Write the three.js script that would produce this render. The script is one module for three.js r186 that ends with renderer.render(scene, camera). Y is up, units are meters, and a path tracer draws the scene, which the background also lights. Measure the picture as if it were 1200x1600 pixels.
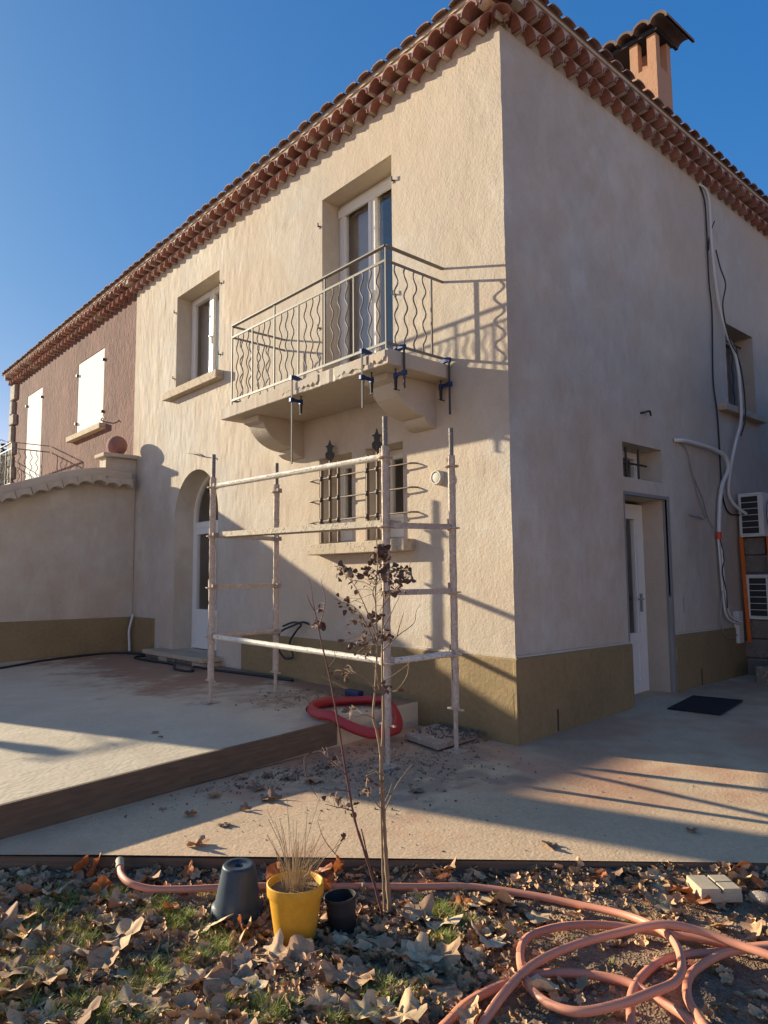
import * as THREE from 'three';
import { mergeGeometries } from 'three/addons/utils/BufferGeometryUtils.js';
import { RoundedBoxGeometry } from 'three/addons/geometries/RoundedBoxGeometry.js';

// ---------------------------------------------------------------- camera, sky, sun, exposure
const scene = new THREE.Scene();
const camera = new THREE.PerspectiveCamera(71.55, 768 / 1024, 0.05, 600);
camera.position.set(3.821, 1.4, 4.887);
camera.rotation.order = 'YXZ';
const D2R = Math.PI / 180;
camera.rotation.set(5.317 * D2R, 48.25 * D2R, -0.476 * D2R);

const sunDir = new THREE.Vector3(-2.9, 0.87, 1.0).normalize();   // towards the sun
{
  const W = 512, H = 256, data = new Float32Array(W * H * 4);
  const d = new THREE.Vector3();
  for (let j = 0; j < H; j++) for (let i = 0; i < W; i++) {
    const el = ((j + .5) / H - .5) * Math.PI, az = ((i + .5) / W - .5) * 2 * Math.PI;
    d.set(Math.cos(el) * Math.cos(az), Math.sin(el), Math.cos(el) * Math.sin(az));
    const g = Math.acos(Math.min(1, d.dot(sunDir)));
    const se = Math.max(0, d.y), h = Math.exp(-se * 3.6), hz = Math.exp(-se * 13);
    const glow = Math.exp(-g * 2.1), halo = Math.exp(-g * 6);
    let r = .004 + .060 * h + 1.75 * hz + .15 * glow + .5 * halo;
    let gg = .070 + .155 * h + 1.14 * hz + .20 * glow + .42 * halo;
    let b = .245 + .175 * h + .74 * hz + .17 * glow + .3 * halo;
    if (d.y < 0) { const k = Math.min(1, -d.y * 12); r += (.14 - r) * k; gg += (.105 - gg) * k; b += (.07 - b) * k; }
    const o = (j * W + i) * 4, air = .80 * (1 - .42 * se * se * se); data[o] = r * air; data[o + 1] = gg * air; data[o + 2] = b * air; data[o + 3] = 1;
  }
  const sky = new THREE.DataTexture(data, W, H, THREE.RGBAFormat, THREE.FloatType);
  sky.mapping = THREE.EquirectangularReflectionMapping; sky.magFilter = THREE.LinearFilter; sky.needsUpdate = true;
  scene.background = sky; scene.environment = sky;
}
const sun = new THREE.DirectionalLight(new THREE.Color(1.0, 0.88, 0.66), 3.6);
sun.position.copy(sunDir).multiplyScalar(40); sun.target.position.set(-3, 1, 0);
sun.castShadow = true; sun.shadow.mapSize.set(4096, 4096); sun.shadow.radius = 1.3;
Object.assign(sun.shadow.camera, { left: -22, right: 22, top: 16, bottom: -16, near: 1, far: 90 });
scene.add(sun, sun.target);
const renderer = new THREE.WebGLRenderer({ antialias: true });
renderer.toneMapping = THREE.LinearToneMapping;
renderer.toneMappingExposure = 2.5;
renderer.shadowMap.enabled = true;

// ---------------------------------------------------------------- helpers
function rng(seed) { let s = seed >>> 0; return () => { s = (s + 0x6D2B79F5) >>> 0; let t = s; t = Math.imul(t ^ (t >>> 15), t | 1); t ^= t + Math.imul(t ^ (t >>> 7), t | 61); return ((t ^ (t >>> 14)) >>> 0) / 4294967296; }; }
const V = (x, y, z) => new THREE.Vector3(x, y, z);
const used = {};
function numbered(n) { const k = used[n] = (used[n] || 0) + 1; return k === 1 ? n : n + '_' + String(k - 1).padStart(3, '0'); }
function shade(o) { o.traverse(m => { if (m.isMesh) { m.castShadow = true; m.receiveShadow = true; } }); return o; }
function thing(name, label, category, pos = [0, 0, 0], turn = 0, group) {
  const o = new THREE.Group(); o.name = numbered(name); o.position.set(...pos); o.rotation.y = turn;
  o.userData = { label, category }; if (group) o.userData.group = group; scene.add(o); return o;
}
function part(name, geos, mat, parent) {
  const g = Array.isArray(geos) ? merge(geos) : geos;
  const m = new THREE.Mesh(g, mat); m.name = name; m.castShadow = m.receiveShadow = true; parent.add(m); return m;
}
function single(name, geos, mat, label, category, group) {
  const m = part(numbered(name), geos, mat, scene); m.userData = { label, category }; if (group) m.userData.group = group; return m;
}
function structure(name, geo, mat) { const m = part(numbered(name), geo, mat, scene); m.userData = { kind: 'structure' }; return m; }
function merge(list) {
  return mergeGeometries(list.map(g => { const q = g.index ? g.toNonIndexed() : g; for (const k of Object.keys(q.attributes)) if (!['position', 'normal', 'uv'].includes(k)) q.deleteAttribute(k); q.morphAttributes = {}; return q; }), false);
}
function box(w, h, d, x = 0, y = 0, z = 0) { const g = new THREE.BoxGeometry(w, h, d); g.translate(x, y, z); return g; }
function bx(x0, x1, y0, y1, z0, z1) { return box(x1 - x0, y1 - y0, z1 - z0, (x0 + x1) / 2, (y0 + y1) / 2, (z0 + z1) / 2); }
function rbox(w, h, d, r, x = 0, y = 0, z = 0) { const g = new RoundedBoxGeometry(w, h, d, 2, r); g.translate(x, y, z); return g; }
function cyl(a, b, r, n = 10, r2 = r) { // bar from point a to point b
  const d = b.clone().sub(a), L = d.length(); const g = new THREE.CylinderGeometry(r2, r, L, n); g.translate(0, L / 2, 0);
  g.applyQuaternion(new THREE.Quaternion().setFromUnitVectors(V(0, 1, 0), d.normalize())); g.translate(a.x, a.y, a.z); return g;
}
function bar(a, b, w, h) { // rectangular bar, h kept near vertical
  const d = b.clone().sub(a), L = d.length(); const g = new THREE.BoxGeometry(w, h, L); g.translate(0, 0, L / 2);
  const m = new THREE.Matrix4().lookAt(b, a, V(0, 1, 0)); g.applyMatrix4(m); g.translate(a.x, a.y, a.z); return g;
}
function tube(pts, r, seg, n = 8, closed = false) { return new THREE.TubeGeometry(new THREE.CatmullRomCurve3(pts, closed, 'centripetal'), seg || pts.length * 6, r, n, closed); }
// texture coordinates in metres, by the way each face points
function metres(g, s = 1, ox = 0, oy = 0) {
  if (g.index) g = g.toNonIndexed();
  const p = g.attributes.position, n = g.attributes.normal, uv = new Float32Array(p.count * 2);
  for (let i = 0; i < p.count; i += 3) {
    let nx = 0, ny = 0, nz = 0; for (let k = 0; k < 3; k++) { nx += n.getX(i + k); ny += n.getY(i + k); nz += n.getZ(i + k); }
    nx = Math.abs(nx); ny = Math.abs(ny); nz = Math.abs(nz);
    for (let k = 0; k < 3; k++) {
      const x = p.getX(i + k), y = p.getY(i + k), z = p.getZ(i + k);
      let u, v; if (ny > nx && ny > nz) { u = x; v = -z; } else if (nx > nz) { u = -z; v = y; } else { u = x; v = y; }
      uv[(i + k) * 2] = u / s + ox; uv[(i + k) * 2 + 1] = v / s + oy;
    }
  }
  g.setAttribute('uv', new THREE.BufferAttribute(uv, 2)); return g;
}
// ---- tiling noise fields
function field(N, octs, seed) { // octs: [fx, fy, amp]
  const out = new Float32Array(N * N); const R = rng(seed);
  for (const [fx, fy, amp] of octs) {
    const lat = new Float32Array(fx * fy); for (let i = 0; i < lat.length; i++) lat[i] = R() * 2 - 1;
    const ix0 = new Int32Array(N), ix1 = new Int32Array(N), wx = new Float32Array(N);
    for (let i = 0; i < N; i++) { const t = i / N * fx, a = Math.floor(t), f = t - a; ix0[i] = a % fx; ix1[i] = (a + 1) % fx; wx[i] = f * f * (3 - 2 * f); }
    for (let j = 0; j < N; j++) {
      const t = j / N * fy, a = Math.floor(t), f = t - a, w = f * f * (3 - 2 * f); const r0 = (a % fy) * fx, r1 = ((a + 1) % fy) * fx, o = j * N;
      for (let i = 0; i < N; i++) {
        const p = lat[r0 + ix0[i]], q = lat[r0 + ix1[i]], s = lat[r1 + ix0[i]], u = lat[r1 + ix1[i]], x = wx[i];
        const top = p + (q - p) * x, bot = s + (u - s) * x; out[o + i] += amp * (top + (bot - top) * w);
      }
    }
  }
  return out;
}
function tex(N, fn, srgb, rep = 1) { // fn(index) -> [r,g,b] in 0..1
  const d = new Uint8Array(N * N * 4);
  for (let i = 0; i < N * N; i++) { const c = fn(i, i % N, (i / N) | 0); d[i * 4] = 255 * Math.min(1, Math.max(0, c[0])); d[i * 4 + 1] = 255 * Math.min(1, Math.max(0, c[1])); d[i * 4 + 2] = 255 * Math.min(1, Math.max(0, c[2])); d[i * 4 + 3] = 255; }
  const t = new THREE.DataTexture(d, N, N, THREE.RGBAFormat); t.wrapS = t.wrapT = THREE.RepeatWrapping; t.magFilter = THREE.LinearFilter; t.minFilter = THREE.LinearMipmapLinearFilter; t.generateMipmaps = true;
  if (srgb) t.colorSpace = THREE.SRGBColorSpace; t.repeat.set(rep, rep); t.needsUpdate = true; return t;
}
const toS = c => c <= 0.0031308 ? 12.92 * c : 1.055 * Math.pow(c, 1 / 2.4) - .055;
const sCol = (r, g, b) => [toS(Math.max(0, r)), toS(Math.max(0, g)), toS(Math.max(0, b))];
const grey = v => [v, v, v];
const clamp = (v, a = 0, b = 1) => Math.min(b, Math.max(a, v));
const sstep = (a, b, v) => { const t = clamp((v - a) / (b - a)); return t * t * (3 - 2 * t); };
const lin = (r, g, b) => new THREE.Color().setRGB(r, g, b);
function std(r, g, b, rough = .8, extra = {}) { return new THREE.MeshStandardMaterial({ color: lin(r, g, b), roughness: rough, side: THREE.DoubleSide, ...extra }); }

// ---------------------------------------------------------------- materials
const M = {};
{ // smooth lime render, 8 m tile
  const N = 2048;
  const lowA = field(N, [[10, 8, .5], [22, 17, .5], [46, 38, .35]], 11), mid = field(N, [[90, 60, .5], [170, 130, .4]], 12), fine = field(N, [[400, 400, .5], [900, 900, .5]], 13);
  const warm = field(N, [[5, 4, .6], [13, 12, .4], [37, 33, .3]], 14);
  const trowel = field(N, [[26, 15, .5], [60, 30, .5], [120, 66, .4]], 15);
  const damp = field(N, [[7, 5, .55], [16, 12, .5], [34, 27, .4], [80, 64, .3], [190, 150, .2]], 17), pale = field(N, [[9, 7, .6], [21, 18, .5], [52, 44, .4], [120, 100, .25]], 18);
  M.renderMap = tex(N, (i, px) => {
    const v = 1 + .05 * lowA[i] + .045 * mid[i] + .05 * fine[i], w = .05 * warm[i], d = sstep(.15, .95, damp[i]) * .36, p = Math.min(1, sstep(.2, .9, pale[i]) * .45 + .55 * (1 - sstep(.3, .62, px / N + .12 * pale[i])) * sstep(-.7, .5, pale[i]));
    const c = [0.510, 0.422, 0.318].map((x, k) => { x += ([0.414, 0.312, 0.232][k] - x) * d; return x + ([0.581, 0.525, 0.429][k] - x) * p; });
    return sCol(c[0] * v * (1 + w), c[1] * v, c[2] * v * (1 - w * 1.3));
  }, true, 1);
  const streak = field(N, [[34, 14, .55], [70, 26, .5], [150, 60, .35]], 19);   // hand-floated ridges, heavier on the far half of the facade
  M.renderBump = tex(N, (i, px) => { const k = 1 - sstep(.36, .64, px / N + .05 * lowA[i]); return grey(.5 + .085 * trowel[i] * (1 + .5 * k) + .30 * k * streak[i] + .06 * mid[i] + .08 * fine[i] + .04 * lowA[i]); }, false, 1);
  M.plaster = new THREE.MeshStandardMaterial({ map: M.renderMap, bumpMap: M.renderBump, bumpScale: .019, roughness: .95 });
  // painted plinth
  const pf = field(N / 2, [[9, 9, .5], [40, 30, .4], [300, 300, .5]], 16);
  const pm = tex(N / 2, i => { const v = 1 + .17 * pf[i]; return sCol(.265 * v, .185 * v, .085 * v); }, true);
  M.plinth = new THREE.MeshStandardMaterial({ map: pm, bumpMap: M.renderBump, bumpScale: .018, roughness: .85 });
}
{ // purple rough render, 4 m tile
  const N = 1024;
  const a = field(N, [[6, 4, .5], [14, 8, .5], [40, 16, .4]], 21), b = field(N, [[60, 40, .5], [130, 90, .5], [260, 200, .4]], 22), pale = field(N, [[5, 3, .6], [12, 5, .5], [70, 24, .5]], 23);
  const map = tex(N, i => { const v = 1 + .30 * a[i] + .20 * b[i]; const p = sstep(.55, 1.15, pale[i]) * .35; return sCol((.165 * (1 - p) + .34 * p) * v, (.082 * (1 - p) + .22 * p) * v, (.065 * (1 - p) + .16 * p) * v); }, true);
  const bump = tex(N, i => grey(.5 + .25 * b[i] + .12 * a[i]), false);
  M.purple = new THREE.MeshStandardMaterial({ map, bumpMap: bump, bumpScale: .022, roughness: .95 });
}
{ // concrete of the raised terrace, 8 m tile read straight from its place: u=x/8, v=-z/8
  const N = 2048;
  const a = field(N, [[6, 6, .5], [15, 17, .5], [40, 44, .4]], 31), f = field(N, [[200, 200, .4], [500, 500, .5], [1000, 1000, .4]], 32), st = field(N, [[10, 11, .6], [24, 30, .5], [70, 60, .35], [150, 150, .2]], 33), sp = field(N, [[700, 700, 1]], 34);
  const map = tex(N, (i, px, py) => {
    const x = (px / N) * 8 - 8, z = 8 - (py / N) * 8;               // world position of this texel
    const v = 1 + .10 * a[i] + .07 * f[i];
    // rusty earth trodden over the slab along the house, ragged outline
    let e = sstep(-.25, 1.0, 1.75 - .13 * (x + 6) - z * .92 + .95 * st[i] + .25 * f[i]) * (z < 5 ? 1 : 0);
    const dust = sstep(.2, .8, st[i] + .3 * a[i]) * .35;
    const spk = sp[i] > .9 ? .7 : 1;
    const c0 = [.60, .495, .345], c1 = [.33, .185, .11], c2 = [.70, .59, .43];
    return sCol(...[0, 1, 2].map(k => { let c = c0[k] + (c2[k] - c0[k]) * dust; c = c + (c1[k] - c) * e * .97; return c * v * spk; }));
  }, true);
  const bump = tex(1024, (i) => grey(.5), false);
  const bf = field(1024, [[30, 30, .3], [120, 120, .4], [400, 400, .6]], 35);
  M.concreteBump = tex(1024, i => grey(.5 + .3 * bf[i]), false);
  M.terrace = new THREE.MeshStandardMaterial({ map, bumpMap: M.concreteBump, bumpScale: .006, roughness: .9 });
  // dusty paving with earth over it, 8 m tile, x -4..4, z -4..4
  const pa = field(N, [[7, 7, .5], [18, 16, .5], [50, 44, .4]], 36), grit = field(N, [[300, 300, .4], [640, 640, .6], [1024, 1024, .6]], 37), red = field(N, [[8, 9, .6], [22, 20, .5], [60, 60, .3]], 38), soil = field(N, [[14, 14, .5], [40, 42, .5], [120, 110, .4]], 39);
  const pmap = tex(N, (i, px, py) => {
    let x = (px / N) * 8; if (x > 4) x -= 8; let z = -(py / N) * 8; if (z < -4) z += 8;
    const v = 1 + .10 * pa[i] + .13 * grit[i];
    const rd = sstep(-.1, .75, red[i] + (z < .6 ? .3 : -.05) + .15 * grit[i]) * .75;
    const s = sstep(.35, .75, soil[i] * .55 + 1.0 - Math.hypot(x + .25, (z - 1.25) * .8) * .85);   // earth spilt below the scaffold
    const c0 = [.67, .465, .275], c1 = [.55, .275, .155], c2 = [.36, .25, .165];
    return sCol(...[0, 1, 2].map(k => { let c = c0[k] + (c1[k] - c0[k]) * rd; c += (c2[k] - c) * s * .8; return c * v; }));
  }, true);
  const gb = field(1024, [[60, 60, .3], [250, 250, .5], [512, 512, .7]], 40);
  M.paveBump = tex(1024, i => grey(.5 + .28 * gb[i]), false, 2);
  M.paving = new THREE.MeshStandardMaterial({ map: pmap, bumpMap: M.paveBump, bumpScale: .0028, roughness: .95 });
}
{ // earth, terracotta, wood, dirty steel, stone
  const N = 512;
  const a = field(N, [[5, 5, .5], [12, 12, .5], [40, 40, .5], [120, 120, .5]], 51), f = field(N, [[256, 256, .6], [100, 100, .4]], 52);
  M.soil = new THREE.MeshStandardMaterial({ map: tex(N, i => { const v = 1 + .28 * a[i] + .25 * f[i]; return sCol(.29 * v, .19 * v, .115 * v); }, true), bumpMap: tex(N, i => grey(.5 + .2 * a[i] + .25 * f[i]), false), bumpScale: .02, roughness: 1 });
  const t = field(N, [[6, 6, .5], [20, 20, .5], [80, 80, .5], [256, 256, .4]], 53);
  const tile = (r, g, b) => new THREE.MeshStandardMaterial({ map: tex(N, i => { const v = 1 + .22 * t[i]; return sCol(r * v, g * v, b * v); }, true), roughness: .9, side: THREE.DoubleSide });
  M.tiles = [tile(.34, .145, .105), tile(.28, .12, .092), tile(.40, .19, .14), tile(.32, .165, .13), tile(.36, .155, .11)];
  M.roofTiles = [tile(.27, .15, .11), tile(.31, .20, .155), tile(.21, .125, .10)];
  const w = field(N, [[4, 120, .6], [8, 256, .5], [10, 40, .4]], 54);
  const wood = (r, g, b, am = .22) => new THREE.MeshStandardMaterial({ map: tex(N, i => { const v = 1 + am * w[i]; return sCol(r * v, g * v, b * v); }, true), bumpMap: tex(N, i => grey(.5 + .3 * w[i]), false), bumpScale: .003, roughness: .9 });
  M.formwork = wood(.15, .10, .06); M.shutter = wood(.84, .82, .76, .05); M.handle = wood(.36, .22, .10);
  const d = field(N, [[10, 10, .5], [30, 30, .5], [90, 90, .6], [256, 256, .4]], 55);
  const splash = (c0, c1, th, rough, metal) => new THREE.MeshStandardMaterial({ map: tex(N, i => { const s = sstep(th, th + .25, d[i]), v = 1 + .12 * a[i]; return sCol(...[0, 1, 2].map(k => (c0[k] + (c1[k] - c0[k]) * s) * v)); }, true), bumpMap: tex(N, i => grey(sstep(th, th + .3, d[i])), false), bumpScale: .004, roughness: rough, metalness: metal || 0 });
  M.scaffold = splash([.56, .43, .325], [.65, .52, .395], -.15, .8);
  M.spigot = splash([.20, .175, .15], [.42, .34, .27], .25, .6);
  M.scaffoldTube = splash([.78, .71, .58], [.56, .47, .37], .45, .6);
  M.deck = splash([.54, .45, .32], [.45, .36, .26], .25, .75);
  M.stone = splash([.50, .40, .28], [.42, .33, .23], .3, .9);
  M.block = splash([.17, .145, .115], [.24, .20, .16], .2, .95);
  const tint = (r, g, b, am, rough) => new THREE.MeshStandardMaterial({ map: tex(N, i => { const v = 1 + am * d[i] + am * .5 * a[i]; return sCol(r * v, g * v, b * v); }, true), roughness: rough });
  M.yellowPot = tint(.70, .36, .03, .07, .5); M.bluePot = tint(.024, .048, .070, .18, .5); M.pinkHose = tint(.68, .28, .165, .08, .5); M.paver = tint(.52, .42, .28, .12, .9);
  M.slab = splash([.36, .28, .21], [.52, .47, .40], .3, .9);
  M.quoin = splash([.42, .36, .28], [.30, .25, .19], .3, .9);
}
M.pvc = std(.74, .71, .64, .4);
M.glass = new THREE.MeshPhysicalMaterial({ color: 0xffffff, transmission: 1, thickness: 0, roughness: .02, ior: 1.65, side: THREE.DoubleSide });
M.rail = std(.17, .155, .13, .6); M.iron = std(.055, .048, .042, .6, { metalness: .3 }); M.ironBrown = std(.17, .12, .085, .6, { metalness: .3 });
M.inside = std(.32, .28, .24, .9); M.curtain = std(.30, .23, .17, .95);
M.blackCable = std(.018, .019, .022, .6); M.whiteCable = std(.66, .63, .56, .6); M.redTape = std(.65, .06, .03, .5); M.greyCable = std(.3, .29, .27, .6);
M.orange = std(.75, .16, .025, .6); M.acCase = std(.62, .60, .54, .5); M.dark = std(.02, .02, .02, .7);
M.redHose = std(.40, .035, .04, .5); M.hoseEnd = std(.42, .36, .26, .7);
M.blackPot = std(.02, .02, .021, .6);
M.mat = std(.012, .012, .013, 1); M.clampBlue = std(.012, .035, .12, .45, { metalness: .3 }); M.clampBar = std(.055, .055, .058, .75);
M.chimney = new THREE.MeshStandardMaterial({ color: lin(.50, .27, .155), bumpMap: M.renderBump, bumpScale: .02, roughness: .95 });
M.coping = new THREE.MeshStandardMaterial({ map: M.renderMap, bumpMap: M.renderBump, bumpScale: .01, roughness: .95 });
M.ball = new THREE.MeshStandardMaterial({ map: M.tiles[3].map, color: lin(.85, .75, .75), roughness: .9 });
M.capTile = new THREE.MeshStandardMaterial({ map: M.roofTiles[2].map, color: lin(.9, 1.05, 1.0), roughness: 1, side: THREE.DoubleSide });
M.zinc = std(.23, .225, .21, .7);

// ================================================================ SETTING
const terraceY = z => .222 - .014 * z;
const paveY = (x, z) => -.018 * Math.max(0, x) + (z < 0 ? Math.min(.14, -z * .042) : 0);
{ // far ground sheet
  const g = new THREE.PlaneGeometry(400, 400); g.rotateX(-Math.PI / 2); g.translate(0, -.30, 0);
  structure('ground', metres(g, 1.5), M.soil);
}
// kerb line of the courtyard, seen from the garden
const K0 = V(1.0, 0, 2.40), kd = V(.6805, 0, -.7327), kn = V(.7327, 0, .6805);
const kpt = (s, t, y = 0) => V(K0.x + kd.x * s + kn.x * t, y, K0.z + kd.z * s + kn.z * t);
{ // courtyard paving: fine sheet, clipped at the kerb line
  const pos = [], idx = [], nS = 90, nT = 70;
  for (let j = 0; j <= nT; j++) for (let i = 0; i <= nS; i++) {
    const s = -2.25 + 10 * i / nS, t = -12 + 12 * Math.pow(j / nT, .6); const p = kpt(s, Math.min(0, t)); pos.push(p.x, paveY(p.x, p.z), p.z);
  }
  for (let j = 0; j < nT; j++) for (let i = 0; i < nS; i++) { const a = j * (nS + 1) + i, b = a + 1, c = a + nS + 1, d = c + 1; idx.push(a, c, b, b, c, d); }
  const g = new THREE.BufferGeometry(); g.setAttribute('position', new THREE.Float32BufferAttribute(pos, 3)); g.setIndex(idx); g.computeVertexNormals();
  const st = structure('courtyard_paving', metres(g, 8), M.paving);
  // front edge of the slab: two lengths with a joint
  const edge = (s0, s1) => { const a = kpt(s0, -.05), b = kpt(s1, -.05), y = Math.min(paveY(a.x, a.z), paveY(b.x, b.z)); a.y = paveY(a.x, a.z) - .135; b.y = paveY(b.x, b.z) - .135; return metres(bar(a, b, .1, .26), 1); };
  part('kerb_edge', edge(-2.25, 1.765), M.formwork, st); part('kerb_edge', edge(1.775, 7.5), M.formwork, st);
}
// raised terrace and its formwork board
const edgePts = [[-.56, 4.03], [-.605, 3.79], [-.81, 2.57], [-.905, 1.75], [-1.0, 1.16], [-1.12, .45], [-1.16, -.02]];
{
  const sh = [[-10.5, -.02], [-10.5, 14.7], ...edgePts];
  const shape = new THREE.Shape(sh.map(([x, z]) => new THREE.Vector2(x, -z)));
  const g = new THREE.ExtrudeGeometry(shape, { depth: .5, bevelEnabled: false }); g.rotateX(-Math.PI / 2); // y 0..0.5
  const p = g.attributes.position; for (let i = 0; i < p.count; i++) p.setY(i, p.getY(i) > .25 ? terraceY(p.getZ(i)) : -.25);
  g.computeVertexNormals();
  const t = structure('terrace_slab', metres(g, 8), M.terrace);
  for (let i = 0; i < 4; i++) {
    const a = edgePts[i], b = edgePts[i + 1]; const y0 = terraceY(a[1]) - .085 + (i % 2 ? .002 : .0), y1 = terraceY(b[1]) - .085;
    part('formwork_board', metres(bar(V(a[0] + .018, y0, a[1]), V(b[0] + .018, y1, b[1]), .03, .19), .6, i * .3, 0), M.formwork, t);
  }
}
// garden bed in front of the kerb
const Rg = rng(77); const gN = field(256, [[8, 8, .6], [20, 20, .5], [60, 60, .35], [120, 120, .2]], 61);
const gardenY = (x, z) => { const u = ((x * .25 % 1) + 1) % 1, v = ((z * .25 % 1) + 1) % 1; const i = Math.floor(u * 256) % 256, j = Math.floor(v * 256) % 256; const t = (x - 1) * .7327 + (z - 2.4) * .6805; return -.122 + .026 * gN[j * 256 + i] + .045 * Math.exp(-Math.max(0, t) / .16); };
{
  const pos = [], idx = [], nS = 230, nT = 170;
  for (let j = 0; j <= nT; j++) for (let i = 0; i <= nS; i++) { const p = kpt(-4 + 8 * i / nS, -.08 + 5.6 * j / nT); pos.push(p.x, gardenY(p.x, p.z), p.z); }
  for (let j = 0; j < nT; j++) for (let i = 0; i < nS; i++) { const a = j * (nS + 1) + i, b = a + 1, c = a + nS + 1, d = c + 1; idx.push(a, c, b, b, c, d); }
  const g = new THREE.BufferGeometry(); g.setAttribute('position', new THREE.Float32BufferAttribute(pos, 3)); g.setIndex(idx); g.computeVertexNormals();
  structure('garden_soil', metres(g, 1.1), M.soil);
}

// ================================================================ HOUSES
const EAVE = 6.60;
function holed(w0, w1, y0, y1, holes, depth) { // wall in the xy plane, front face at z = 0
  const s = new THREE.Shape([[w0, y0], [w1, y0], [w1, y1], [w0, y1]].map(a => new THREE.Vector2(...a)));
  for (const h of holes) {
    const p = new THREE.Path();
    if (h.arch) { const r = (h.x1 - h.x0) / 2; p.moveTo(h.x0, h.y0); p.lineTo(h.x1, h.y0); p.lineTo(h.x1, h.y1 - r); p.absarc((h.x0 + h.x1) / 2, h.y1 - r, r, 0, Math.PI, false); p.lineTo(h.x0, h.y0); }
    else { p.moveTo(h.x0, h.y0); p.lineTo(h.x1, h.y0); p.lineTo(h.x1, h.y1); p.lineTo(h.x0, h.y1); p.lineTo(h.x0, h.y0); }
    s.holes.push(p);
  }
  const g = new THREE.ExtrudeGeometry(s, { depth, bevelEnabled: false, curveSegments: 24 }); g.translate(0, 0, -depth); return g;
}
// a half-round canal tile: open below, along +z, from z0 to z1
function canalTile(r, h, z0, z1, th = .014, taper = .0) {
  const n = 8, pos = [], idx = [];
  for (const [z, k] of [[z0, 1], [z1, 1 - taper]]) for (const t of [0, th]) for (let i = 0; i <= n; i++) { const a = Math.PI * i / n; pos.push(Math.cos(a) * (r - t) * k, Math.sin(a) * (h - t) * k, z); }
  const m = n + 1, Q = (a, b, c, d) => idx.push(a, b, c, b, d, c);
  for (let i = 0; i < n; i++) { Q(i, i + 1, 2 * m + i, 2 * m + i + 1); Q(m + i + 1, m + i, 3 * m + i + 1, 3 * m + i); Q(i + 1, i, m + i + 1, m + i); Q(2 * m + i, 2 * m + i + 1, 3 * m + i, 3 * m + i + 1); }
  const g0 = new THREE.BufferGeometry(); g0.setAttribute('position', new THREE.Float32BufferAttribute(pos, 3)); g0.setIndex(idx);
  const g = g0.toNonIndexed(); g.computeVertexNormals(); g.setAttribute('uv', new THREE.Float32BufferAttribute(new Float32Array(g.attributes.position.count * 2), 2)); return metres(g, .6);
}
const tileLow = [0, 1, 2].map(i => canalTile(.098 + .002 * i, .104 + .003 * (i % 2), -.005, .110 + .004 * i));
const tileHigh = [0, 1, 2].map(i => canalTile(.098 + .002 * i, .104 + .003 * (i % 2), -.005, .212 + .004 * i));
const tileRoof = [0, 1, 2].map(i => canalTile(.096, .036 + .004 * i, -.25, .268 + .006 * i));
const Rt = rng(5);
// eaves: two stepped rows of canal tiles, mortar between, roof tiles above; runs along local x, facing +z
function eaves(parent, x0, x1, place, y = 6.475) {
  const pick = a => a[Math.floor(Rt() * a.length)];
  const P = .2225, n = Math.round((x1 - x0) / P), rowOf = (name, geos, mats, dy, off, jit) => {
    for (let i = 0; i < n; i++) {
      const m = part(name, pick(geos), pick(mats), parent);
      m.position.set(x0 + P * (i + off), y + dy + (Rt() - .5) * jit, (Rt() - .5) * jit); m.rotation.z = (Rt() - .5) * .06; place(m);
    }
  };
  rowOf('eave_tile', tileLow, M.tiles, .0, .5, .006);
  rowOf('eave_tile', tileHigh, M.tiles, .118, 1.0, .006);
  rowOf('roof_tile', tileRoof, M.roofTiles, .272, .5, .008);
  // mortar between the hollow tiles: each bed is scalloped to the arches under it
  const bed = (ya, yb, zf, off) => {
    const sh = new THREE.Shape(); sh.moveTo(x0, y + yb); sh.lineTo(x0, y + ya);
    for (let i = 0; i < n; i++) { const cx = x0 + P * (i + off); if (cx + .09 > x1) break; for (let k = 0; k <= 8; k++) { const t = Math.PI * (1 - k / 8); sh.lineTo(cx + Math.cos(t) * .088, y + ya + Math.sin(t) * .092); } }
    sh.lineTo(x1, y + ya); sh.lineTo(x1, y + yb);
    const g = new THREE.ExtrudeGeometry(sh, { depth: zf + .03, bevelEnabled: false }); g.translate(0, 0, -.03);
    const m = part('mortar_bed', metres(g, 8), M.plaster, parent); place(m);
  };
  bed(.002, .116, .098, .5); bed(.1185, .232, .198, 1.0);
  const m = part('mortar_bed', metres(bx(x0, x1, y + .2325, y + .270, -.03, .215), 8), M.plaster, parent); place(m);
}
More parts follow.
